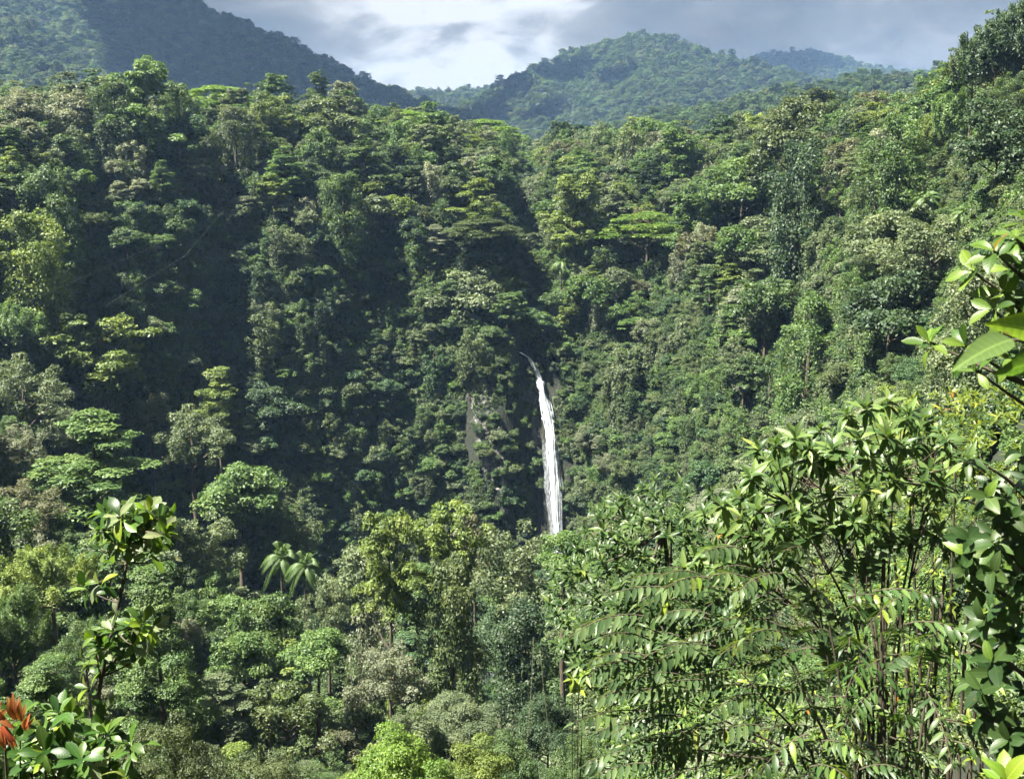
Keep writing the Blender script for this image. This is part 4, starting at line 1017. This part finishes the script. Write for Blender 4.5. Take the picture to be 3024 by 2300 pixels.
class Plant:
    def __init__(s, name, label, cat, base, tint, seed, group='shrubs by the lookout', tvar=.25, alt=None):
        s.root = empty(name, tuple(base)); tag(s.root, label, cat, group); s.base = np.array(base, float); s.tint = np.array(tint); s.r = np.random.default_rng(seed); s.lv = []; s.tvar = tvar; s.alt = alt or []; s.droop = 0.25
    def leaf(s, p, d, up, ln, kind, curl=None, tint=None):
        d = nrm(np.asarray(d, float)); up = np.asarray(up, float); z = up - d * (up @ d)
        if np.linalg.norm(z) < 1e-3: z = np.array([0, -1., .1]); z = z - d * (z @ d)
        z = nrm(z); x = np.cross(d, z); k = s.r.integers(0, 3) if curl is None else curl
        if tint is None:
            tint = s.tint
            for (pr, c) in s.alt:
                if s.r.random() < pr: tint = np.array(c)
            tint = np.array(tint) * s.r.uniform(1 - s.tvar, 1 + s.tvar)
        s.lv.append((np.asarray(p, float), np.stack([x, d, z], 1), ln, kind, int(k), tint))
    def rosette(s, p, axis, n, ln, kind, th=(.5, 1.5), up=None):
        axis = nrm(np.asarray(axis, float)); a = nrm(np.cross(axis, [.3, .9, .2])); b = np.cross(axis, a); a0 = s.r.random() * 6
        for i in range(n):
            f = i / max(1, n - 1); t = th[0] + (th[1] - th[0]) * f + s.r.normal(0, .12); ph = a0 + i * 2.4 + s.r.normal(0, .15)
            rad = a * math.cos(ph) + b * math.sin(ph); d = axis * math.cos(t) + rad * math.sin(t) + np.array([0, 0, -s.droop * f]) + s.r.normal(0, .10, 3)
            s.leaf(np.asarray(p) - axis * (.25 * ln * f), d, axis + s.r.normal(0, .12, 3), ln * s.r.uniform(.7, 1.12) * (.75 + .25 * math.sin(f * 3)), kind)
    def frond(s, p, d, ln, pairs, lf, kind='leaflet', droop=.5):
        d = nrm(np.asarray(d, float)); side = nrm(np.cross(d, [0, 0, 1.])); upv = np.cross(side, d); pts = []
        for i in range(pairs + 1):
            t = (i + 1) / (pairs + 1); q = np.asarray(p) + d * ln * t + np.array([0, 0, -1.]) * droop * ln * t * t; pts.append(q)
            tan = nrm(d + np.array([0, 0, -2.]) * droop * t)
            L = lf * (.7 + .5 * math.sin(math.pi * min(1, t * 1.05)))
            if i == pairs: s.leaf(q, tan, upv, L, kind); break
            for sg in (-1, 1): s.leaf(q, side * sg + tan * .55 + np.array([0, 0, -.25]) + s.r.normal(0, .06, 3), upv + s.r.normal(0, .1, 3), L * s.r.uniform(.85, 1.1), kind)
        s.stem([np.asarray(p)] + pts, .006, .003, 'rachis', 4)
    def stem(s, path, r0, r1, name='branch', n=6):
        p = np.asarray(path, float); k = len(p); m = max(6, k * 2); t = np.linspace(0, k - 1, m)
        pp = np.stack([np.interp(t, range(k), p[:, j]) for j in range(3)], 1)
        if k > 2: pp[1:-1] = (pp[:-2] + pp[1:-1] * 2 + pp[2:]) / 4
        v, f = tube(pp - s.base, np.linspace(r0, r1, m), n); return obj(name, mesh_np(name, v, f, [M_TWIG], True), s.root)
    def finish(s, nmax=300):
        L = []
        for q in s.lv:
            c = q[0] + q[1][:, 1] * q[2] * .5; u, v, d = project(*c)
            inside = -60 < u < 3084 and -60 < v < 2360
            L.append((-(q[2] / d) * (1 if inside else .01), q))
        L.sort(key=lambda a: a[0])
        for _, (p, R, ln, kind, k, tint) in L[:nmax]:
            o = obj('leaf', LEAFS[kind, k][2], s.root); M = np.eye(4); M[:3, :3] = R * ln; M[:3, 3] = p - s.base
            o.matrix_local = Matrix(M.tolist()); o['tint'] = [float(a) for a in tint]
        rest_ = [q for _, q in L[nmax:]]
        if rest_:
            Vs, Fs, lv, off = [], [], [], 0
            for (p, R, ln, kind, k, tint) in rest_:
                V, f, _m = LEAFS[kind, k]; Vs.append((V * ln) @ R.T + p - s.base); Fs.append(f + off); off += len(V); lv.append(np.full(len(f), s.r.random()))
            o = obj('foliage', mesh_np('foliage', np.concatenate(Vs), np.concatenate(Fs), [M_GLOSS_BULK], True, {'lv': ('FACE', np.concatenate(lv))}), s.root)
            o['tint'] = [float(a) for a in s.tint]; o['kind'] = 'stuff'
def A(u, v, Y): return np.array(P(u, v, Y))
def gpt(u, Y):                                    # ground under a photo column at a distance
    x = (u - CX) / F_PX * Y * 1.06; return np.array([x, Y, Hs(x, Y)])

# long-leaved shrub
b = gpt(2600, 8.2); pl = Plant('long_leaved_shrub', 'shrub with long drooping glossy leaves on dark stems, domed over the lookout edge', 'shrub', b, (.070, .122, .034), 41, tvar=.35, alt=[(.12, (.11, .155, .04)), (.004, (.26, .10, .02))]); pl.droop = .55
topu = [2010, 2060, 2150, 2250, 2330, 2420, 2500, 2620, 2750, 2900, 3060]; topv = [1560, 1490, 1430, 1300, 1260, 1235, 1185, 1150, 1205, 1270, 1310]
rr = pl.r; tips = []
for (u, v) in [(2240, 1300), (2290, 1280), (2350, 1265), (2420, 1240), (2500, 1195), (2560, 1175), (2620, 1160), (2680, 1190), (2740, 1210), (2300, 1350), (2230, 1370), (2390, 1330), (2460, 1300), (2540, 1270), (2620, 1260), (2700, 1290), (2080, 1490), (2130, 1465), (2190, 1440), (2240, 1480), (2150, 1520), (2310, 1430), (2290, 1530), (2210, 1560),
               (2020, 1650), (2060, 1620), (1960, 1870), (1920, 1850), (2000, 1900), (2450, 1440), (2560, 1410), (2640, 1390), (2370, 1490), (2490, 1530), (2800, 1290), (2860, 1330), (2790, 1400), (2740, 1480), (2600, 1500), (2680, 1560)]:
    Y = rr.uniform(7.2, 9.0); p = A(u, v + 25, Y); tips.append(p)
    pl.rosette(p, np.array([-.25 + rr.normal(0, .2), -.35 + rr.normal(0, .2), 1.0]), 15, rr.uniform(.145, .22), 'lance', (.35, 2.15))
for k in range(150):
    u = rr.uniform(2090, 2830); v = np.interp(u, topu, topv) + 35 + 380 * rr.random() ** 1.2; p = A(u, v, rr.uniform(7.6, 9.6)); tips.append(p)
    pl.rosette(p, np.array([rr.normal(0, .35), -.3 + rr.normal(0, .3), .9]), 13, rr.uniform(.12, .20), 'lance', (.4, 2.1))
stems = []
for k, (u1, v1, u0) in enumerate([(2330, 1480, 2560), (2420, 1440, 2575), (2520, 1400, 2600), (2500, 1560, 2590), (2640, 1400, 2610), (2740, 1450, 2640), (2230, 1560, 2540), (2130, 1640, 2520), (2690, 1620, 2630)]):
    e = A(u1, v1, 8.2 + .1 * (k % 4)); m = A(u0, 1900 + 30 * (k % 3), 8.3); pl.stem([b + rr.normal(0, .08, 3) * [1, 1, 0], A(u0 + 10, 2250, 8.25), m, (m + e) / 2 + [0, 0, .05], e], .016, .007, 'stem'); stems += [m * .5 + e * .5, e, m]
for p in tips:
    j = min(stems, key=lambda q: np.linalg.norm(q - p) + (2 if q[2] > p[2] else 0)); pl.stem([j, (j + p) / 2 + [0, 0, -.06], p - [0, 0, .02]], .007, .0035, 'twig', 4)
pl.finish()

# pinnate shrub
b = gpt(2480, 7.4); pl = Plant('pinnate_shrub', 'shrub with feather-shaped shining leaf sprays hanging below the long-leaved shrub', 'shrub', b, (.062, .105, .040), 52, alt=[(.06, (.10, .16, .02)), (.03, (.09, .13, .03))])
rr = pl.r; cen = A(2520, 2250, 7.4)
for k in range(125):
    u = 1840 + 820 * rr.random(); lo = np.interp(u, [1800, 1900, 2050, 2200, 2400, 2700], [2000, 1800, 1640, 1600, 1620, 1660]); v = lo + (2330 - lo) * rr.random() ** .9
    Y = rr.uniform(6.6, 8.2); p = A(u, v, Y); d = nrm((p - cen) * [1, .4, .25]) + np.array([-.25, -.25, .28]) + rr.normal(0, .22, 3)
    pl.frond(p, d, rr.uniform(.4, .6), 8, rr.uniform(.115, .155), droop=rr.uniform(.25, .6))
for k, (u1, v1, u0) in enumerate([(2250, 1720, 2480), (2120, 1900, 2450), (2000, 2050, 2440), (2400, 1660, 2500), (2560, 1700, 2545), (2330, 1950, 2490), (1900, 2180, 2430), (2200, 2180, 2470)]):
    e = A(u1, v1, 7.5); m = A(u0, 2240, 7.5); pl.stem([b, m, (m + e) / 2 + [0, 0, -.08], e], .015, .005, 'stem')
pl.stem([gpt(2600, 7.6), A(2602, 2200, 7.6), A(2604, 1900, 7.7), A(2610, 1650, 7.8)], .026, .015, 'stem')
pl.stem([gpt(2740, 7.9), A(2745, 2200, 7.9), A(2765, 1950, 8.0), A(2790, 1700, 8.1)], .022, .012, 'stem')
pl.finish()

# low pinnate shrub among the stems
b = gpt(2700, 6.6); pl = Plant('pinnate_shrub', 'lower shrub of feather-shaped sprays crossing the dark stems by the broad-leaved tree', 'shrub', b, (.05, .098, .028), 53, alt=[(.10, (.10, .16, .02))]); rr = pl.r
for k in range(46):
    u = rr.uniform(2380, 2860); v = rr.uniform(1720, 2340); p = A(u, v, rr.uniform(6.2, 7.2)); pl.frond(p, np.array([rr.normal(0, .8), -.3, .25 + rr.normal(0, .25)]), rr.uniform(.35, .5), 6, rr.uniform(.10, .14), droop=rr.uniform(.3, .7))
for (u, v) in [(2450, 1850), (2600, 1780), (2760, 1850), (2700, 2000)]: pl.stem([b, (b + A(u, v, 6.7)) / 2, A(u, v, 6.7)], .014, .006, 'stem')
pl.finish()

# yellow-green bush behind
b = gpt(2880, 12.5); pl = Plant('small_leaved_bush', 'yellow-green small-leaved bush sunlit behind the long-leaved shrub', 'bush', b, (.10, .145, .022), 63, tvar=.35, alt=[(.05, (.20, .10, .02)), (.12, (.15, .18, .03))])
rr = pl.r
for k in range(230):
    u = rr.uniform(2560, 3120); v = np.interp(u, [2500, 2650, 2800, 3100], [1190, 1150, 1140, 1120]) + 380 * rr.random() ** 1.2; p = A(u, v + 15, rr.uniform(11, 13.6))
    pl.rosette(p, np.array([rr.normal(0, .3), -.2 + rr.normal(0, .3), 1]), 8, rr.uniform(.10, .15), 'lance', (.3, 1.5))
for k in range(7): e = A(2600 + 75 * k, 1300 + 30 * (k % 3), 12.4); pl.stem([b + [.1 * k - .3, 0, 0], (b + e) / 2 + [0, .2, 0], e], .03, .012, 'stem')
pl.finish()

# dark broad-leaved tree at the frame edge
b = gpt(3060, 5.2); pl = Plant('broad_leaved_tree', 'dark tree with broad oval leaves hanging at the frame edge', 'tree', b, (.032, .066, .018), 74, group=None, alt=[(.07, (.08, .14, .02))])
rr = pl.r
for k in range(64):
    u = rr.uniform(2800, 3120); v = rr.uniform(1330, 2260); u = max(u, 2790 + 200 * abs((v - 1780) / 480) ** 1.5 + rr.uniform(0, 60)); p = A(u, v, rr.uniform(4.7, 5.8))
    pl.rosette(p, np.array([-.5 + rr.normal(0, .3), -.5 + rr.normal(0, .3), .45]), 7, rr.uniform(.12, .165), 'ovate', (.6, 1.9))
pl.stem([b, A(3060, 2200, 5.3), A(3050, 1800, 5.3), A(3070, 1300, 5.3)], .04, .02, 'trunk')
for (u, v) in [(2860, 1480), (2840, 1700), (2870, 1900), (2900, 2100), (2930, 1600), (2920, 1380)]: pl.stem([A(3055, v + 120, 5.3), A((u + 3055) / 2, v + 40, 5.25), A(u, v, 5.2)], .016, .006)
pl.finish()

# overhanging branch with oblong leaves, and the big blurred leaves close by
b = A(3120, 1120, 4.6); pl = Plant('overhanging_branch', 'branch of oblong leaves with coppery young tips reaching in from the frame edge', 'branch', b, (.06, .115, .018), 85, group=None, alt=[(.04, (.18, .12, .03))])
rr = pl.r
for (u, v, n, ax) in [(2745, 1010, 9, (-.6, -.2, .9)), (2870, 800, 8, (-.9, -.2, .35)), (2935, 740, 8, (-.6, -.3, .7)), (3000, 700, 8, (-.3, -.3, 1)), (2960, 860, 7, (-.6, -.4, .3)), (3010, 800, 8, (-.4, -.5, .4)), (2930, 910, 6, (-.7, -.3, .4)), (3000, 930, 8, (-.3, -.6, .5)), (2850, 1020, 6, (-.5, -.4, .6)), (2990, 1060, 8, (-.3, -.4, .6)), (3030, 640, 9, (-.2, -.3, 1)), (2880, 1090, 6, (-.4, -.3, .5))]:
    p = A(u, v, 4.6 + rr.normal(0, .15)); pl.rosette(p, ax, n, rr.uniform(.115, .145), 'obovate', (.5, 1.5)); pl.stem([A(3120, v + 160, 4.7), A((u + 3120) / 2, v + 90, 4.65), p], .012, .005, 'twig', 5)
pl.stem([gpt(3180, 4.7), A(3120, 1500, 4.7), b, A(3115, 600, 4.7)], .04, .02, 'stem')
pl.finish()
b = A(3130, 1060, 2.25); pl = Plant('large_leaf_branch', 'three big bright leaves out of focus close to the lens at the frame edge', 'branch', b, (.10, .19, .016), 96, group=None)
pl.leaf(A(3150, 985, 2.3), A(2880, 945, 2.15) - A(3150, 985, 2.3), (-.1, -.95, .3), .26, 'lance', 0, (.10, .20, .014))
pl.leaf(A(2990, 1003, 2.3), A(2765, 1052, 2.1) - A(2990, 1003, 2.3), (.1, -.6, .8), .21, 'lance', 1, (.11, .17, .05))
pl.leaf(A(3150, 1040, 2.3), A(2935, 1105, 2.2) - A(3150, 1040, 2.3), (.0, -.95, .3), .22, 'lance', 0, (.07, .15, .012))
pl.stem([A(3160, 1180, 2.35), b, A(3100, 1010, 2.32), A(2985, 1003, 2.3)], .007, .003, 'twig', 5)
pl.finish()
b = gpt(3000, 3.2); pl = Plant('corner_plant', 'bright oval leaves poking up in the bottom corner', 'plant', b, (.11, .19, .02), 97, group=None)
pl.rosette(A(2975, 2300, 3.0), (-.1, -.4, .9), 7, .15, 'ovate', (.35, 1.2)); pl.stem([b, (b + A(2975, 2310, 3.0)) / 2, A(2975, 2310, 3.0)], .012, .006, 'stem'); pl.finish()

# tree of dark leaf rosettes in the middle distance
b = gpt(2000, 24); pl = Plant('rosette_tree', 'dark green tree of small leaf rosettes standing before the foot of the waterfall', 'tree', b, (.046, .086, .024), 108, group=None, tvar=.35, alt=[(.10, (.085, .13, .03)), (.003, (.30, .10, .03))])
rr = pl.r; cu, cv = 1950, 1760; tips = []
for k in range(520):
    a = rr.random() * 6.283; q = math.sqrt(rr.random()); u = cu + 330 * q * math.cos(a); v = cv + 350 * q * math.sin(a)
    top = np.interp(u, [1600, 1680, 1760, 1830, 1900, 1960, 2060, 2150, 2300], [1720, 1600, 1450, 1430, 1400, 1380, 1400, 1420, 1450])
    v = max(v, top + 12 + rr.uniform(0, 60)); Y = 25 - 3.0 * math.sqrt(max(0, 1 - q * q)) + rr.uniform(0, 3.5); p = A(u, v, Y)
    pl.rosette(p, np.array([-.35 * math.cos(a) * -1 + rr.normal(0, .25), -.35 + rr.normal(0, .25), 1]), 10, rr.uniform(.26, .36), 'lance', (.35, 1.7)); tips.append(p)
tr = [b, A(2010, 2200, 24.6), A(1990, 1950, 24.8), A(1980, 1750, 24.8), A(1960, 1560, 24.8)]; pl.stem(tr, .16, .05, 'trunk')
for k in range(14): p = tips[k * 36]; s0 = tr[2 + k % 3]; pl.stem([s0, (s0 + p) / 2 + [0, 0, -.15], p], .05, .015)
pl.finish()

# sunlit thicket under the shrubs
for (lab, u0, u1, v0, v1, Y0, Y1, tint, seed) in [('light green thicket low between the stems, beneath the pinnate shrub', 1780, 2420, 1980, 2330, 11, 14, (.075, .135, .025), 121), ('sunlit thicket deep between the dark stems at the bottom edge', 2400, 3060, 1640, 2330, 10.5, 14.5, (.095, .15, .022), 122)]:
    b = gpt((u0 + u1) / 2, Y1); pl = Plant('thicket', lab, 'bush', b, tint, seed, tvar=.35, alt=[(.15, (.13, .17, .035)), (.02, (.28, .12, .02))]); rr = pl.r
    for k in range(250):
        u = rr.uniform(u0, u1); v = rr.uniform(v0, v1); v = max(v, np.interp(u, [1780, 1950, 2100], [2130, 2000, 1900]) if u0 < 2000 else 0); p = A(u, v, rr.uniform(Y0, Y1))
        pl.rosette(p, np.array([rr.normal(0, .4), -.3 + rr.normal(0, .3), .9]), 7, rr.uniform(.10, .16), 'lance', (.4, 1.6))
    for k in range(8): e = A(u0 + (u1 - u0) * (k + .5) / 8, v0 + 120 + 40 * (k % 3), (Y0 + Y1) / 2); pl.stem([b + [(k - 4) * .25, 0, 0], (b + e) / 2, e], .025, .01, 'stem')
    pl.finish()

# sapling with paddle leaves
b = gpt(270, 9.0); pl = Plant('paddle_leaved_sapling', 'slim sapling with paddle-shaped glossy leaves in tufts up a thin trunk', 'sapling', b, (.045, .092, .018), 131, group=None, tvar=.35, alt=[(.22, (.16, .20, .10)), (.15, (.095, .17, .015))])
rr = pl.r; tr = [b, A(262, 2330, 9.0), A(285, 2120, 9.0), A(296, 2000, 9.0), A(335, 1850, 9.0), A(352, 1780, 9.0), A(376, 1660, 9.0), A(388, 1555, 9.0)]
pl.stem(tr, .024, .011, 'trunk', 8)
def near_tr(p): return min(tr, key=lambda q: abs(q[2] - p[2] + .12))
for (u, v, n, sx) in [(310, 1520, 9, -.6), (350, 1540, 8, -.3), (395, 1520, 9, 0), (440, 1510, 9, .4), (470, 1530, 9, .6), (490, 1575, 8, .9), (430, 1570, 8, .4), (340, 1590, 8, -.6), (295, 1560, 7, -.9), (300, 1625, 6, -.9), (380, 1610, 8, 0), (450, 1625, 7, .6), (330, 1660, 6, -.8), (500, 1650, 4, .9),
                      (290, 1720, 6, -.7), (255, 1735, 5, -1), (320, 1750, 4, -.5), (420, 1840, 9, .8), (450, 1850, 8, .9), (380, 1850, 8, .3), (330, 1860, 8, -.5), (280, 1890, 7, -.9), (310, 1910, 8, -.5), (390, 1905, 8, .5), (440, 1920, 7, .9), (250, 1960, 5, -1), (300, 1960, 6, -.3), (350, 1950, 7, .5), (260, 2030, 5, -.9), (310, 2090, 4, .4)]:
    p = A(u, v, rr.uniform(8.5, 9.4)); pl.rosette(p, np.array([sx, -.25 + rr.normal(0, .2), .8]), int(n * 1.25), rr.uniform(.17, .235), 'obovate', (.35, 1.6)); q = near_tr(p); pl.stem([q, (q + p) / 2 + [0, 0, -.03], p], .009, .005, 'twig', 5)
for (cu, cv, ru, rv, n) in [(390, 1560, 125, 60, 12), (370, 1875, 110, 60, 8)]:
    for k in range(n):
        a = rr.random() * 6.283; q_ = math.sqrt(rr.random()); p = A(cu + ru * q_ * math.cos(a), cv + rv * q_ * math.sin(a), rr.uniform(8.5, 9.5)); pl.rosette(p, np.array([math.cos(a) * q_, -.3 + rr.normal(0, .3), .7]), 8, rr.uniform(.16, .23), 'obovate', (.35, 1.6)); q = near_tr(p); pl.stem([q, (q + p) / 2 + [0, 0, -.03], p], .008, .004, 'twig', 4)
pl.finish()
b = gpt(150, 8.4); pl = Plant('paddle_leaved_bush', 'dark glossy bush of paddle leaves at the foot of the sapling', 'bush', b, (.042, .092, .015), 132, tvar=.35, alt=[(.16, (.14, .18, .09)), (.12, (.085, .15, .014))])
rr = pl.r
for k in range(54):
    u = rr.uniform(-40, 390); v = np.interp(u, [-40, 60, 150, 260, 400], [2150, 2110, 2080, 2110, 2190]) + rr.uniform(10, 230); p = A(u, v, rr.uniform(7.6, 8.8))
    pl.rosette(p, np.array([rr.normal(0, .5), -.35 + rr.normal(0, .2), .75]), 10, rr.uniform(.2, .28), 'obovate', (.4, 1.6)); pl.stem([b, (b + p) / 2 + rr.normal(0, .1, 3), p], .014, .006, 'stem', 5)
pl.finish()
b = gpt(10, 7.4); pl = Plant('red_leaved_plant', 'plant with rust-red and orange young leaves beside the paddle-leaved bush', 'plant', b, (.25, .080, .028), 133, group=None, tvar=.3, alt=[(.5, (.33, .12, .035)), (.06, (.55, .42, .02))])
rr = pl.r
for (u, v, d, ln) in [(45, 2120, (.0, -.2, 1), .20), (58, 2125, (.15, -.3, .9), .17), (40, 2120, (-.12, -.2, .9), .18), (68, 2150, (.45, -.3, .85), .14), (-5, 2110, (.5, -.3, -.3), .17), (5, 2135, (.4, -.3, -.55), .18), (-15, 2140, (.3, -.3, -.7), .19), (0, 2150, (.2, -.3, -.8), .18), (25, 2160, (.25, -.3, -.6), .15), (-20, 2120, (.3, -.3, .5), .18), (15, 2130, (-.2, -.3, .6), .16)]:
    pl.leaf(A(u, v, 7.3), d, (.2, -1, .3), ln, 'lance', 1)
    pl.leaf(A(u + 4, v + 6, 7.35), np.array(d) + [.12, 0, -.1], (.2, -1, .3), ln * .85, 'lance', 2)
pl.stem([b, (b + A(0, 2160, 7.35)) / 2, A(0, 2160, 7.35), A(50, 2125, 7.32)], .012, .006, 'stem'); pl.finish()
b = gpt(1700, 14); pl = Plant('fan_leaved_sprig', 'yellow-green sprig of drooping leaves against the dark gap below the rosette tree', 'plant', b, (.10, .16, .018), 134, group=None)
for (u, v) in [(1690, 2000), (1725, 1990), (1710, 2030)]: pl.rosette(A(u, v, 13.5), (-.2, -.4, .8), 8, .2, 'lance', (.8, 2.0)); pl.stem([b, (b + A(u, v, 13.5)) / 2, A(u, v, 13.5)], .015, .006, 'stem')
pl.finish()
for lab, pts in [('hanging liana with a loop, dangling in the dark gap before the rosette tree', [(1576, 1880, 60), (1572, 1990, 60), (1568, 2040, 60), (1566, 2075, 60), (1560, 2150, 60), (1556, 2190, 60)]), ('straight thin liana dangling next to the looped one', [(1596, 1920, 60), (1606, 2040, 60), (1612, 2090, 60), (1618, 2140, 60), (1624, 2180, 60)])]:
    p = np.array([A(*q) for q in pts]); c = p[0]; v, f = tube(p - c, np.full(len(p), .014), 5); tag(obj('liana', mesh_np('liana', v, f, [simple('liana_bark', (.20, .19, .12), .8)], True), loc=tuple(c)), lab, 'liana', 'lianas in the dark gap')

# ------------------------------------------------------------------ haze
hm, ht, ho = new_mat('humid_air')
pv = N(ht, 'ShaderNodeVolumePrincipled'); pv.inputs['Color'].default_value = (.34, .58, 1.0, 1); pv.inputs['Density'].default_value = .00008; pv.inputs['Anisotropy'].default_value = .25
ht.links.new(pv.outputs[0], ho.inputs['Volume'])
zmin = float(GZ.min()) - 6; zmax = float(GZ.max()) + 40
bx = (-5200., 5200.); by = (-70., 5700.)
Vb = np.array([(a, b, c) for c in (zmin, zmax) for b in by for a in bx]); Fb = np.array([(0, 2, 3, 1), (4, 5, 7, 6), (0, 1, 5, 4), (2, 6, 7, 3), (0, 4, 6, 2), (1, 3, 7, 5)])
tag(obj('haze', mesh_np('haze', Vb, Fb, [hm])), 'thin blue humid air over the valley', kind='stuff')
# ------------------------------------------------------------------ the clouds whose shade lies on the mountain, above the air box
cm, ct, co = new_mat('cloud_vapour'); df = N(ct, 'ShaderNodeBsdfDiffuse'); df.inputs[0].default_value = (.85, .87, .9, 1); tl = N(ct, 'ShaderNodeBsdfTranslucent'); tl.inputs[0].default_value = (.85, .87, .9, 1)
cx_ = N(ct, 'ShaderNodeMixShader'); cx_.inputs[0].default_value = .45; ct.links.new(df.outputs[0], cx_.inputs[1]); ct.links.new(tl.outputs[0], cx_.inputs[2]); ct.links.new(cx_.outputs[0], co.inputs[0])
rc = np.random.default_rng(8); import bmesh
bm = bmesh.new()
def puffs(target, rx, ry, n, alt):
    c = Vector(target) + SUN_DIR * ((alt - target[2]) / SUN_DIR.z)
    for k in range(n):
        a = rc.random() * 6.283; q = math.sqrt(rc.random()); s_ = rc.uniform(.16, .30) * min(rx, ry)
        m = Matrix.Translation((c.x + math.cos(a) * q * rx, c.y + math.sin(a) * q * ry, c.z + rc.normal(0, .05) * rx)) @ Matrix.Diagonal((s_ * 1.3, s_ * 1.3, s_ * .6, 1))
        bmesh.ops.create_icosphere(bm, subdivisions=3, radius=1, matrix=m)
puffs((-700, 1900, 250), 620, 700, 17, zmax + 700); puffs((120, 2350, 120), 260, 200, 7, zmax + 600); puffs((750, 4100, 420), 500, 500, 14, zmax + 700)
for v_ in bm.verts: v_.co += Vector(((vnoise(v_.co.y / 60, v_.co.z / 60) - .5) * 70, (vnoise(v_.co.x / 60, v_.co.z / 60) - .5) * 70, (vnoise(v_.co.x / 50, v_.co.y / 50) - .5) * 50))
me = bpy.data.meshes.new('clouds'); bm.to_mesh(me); bm.free(); me.materials.append(cm); me.polygons.foreach_set('use_smooth', np.ones(len(me.polygons), bool))
tag(obj('clouds', me), 'low clouds drifting over the mountain', kind='stuff')
print('unique tris', sum(sum(len(p.vertices) - 2 for p in m.polygons) if len(m.polygons) < 2000 else len(m.polygons) * 2 for m in bpy.data.meshes), 'trees', len(TREES), 'listed', len(listed), 'objects', len(scene.objects))
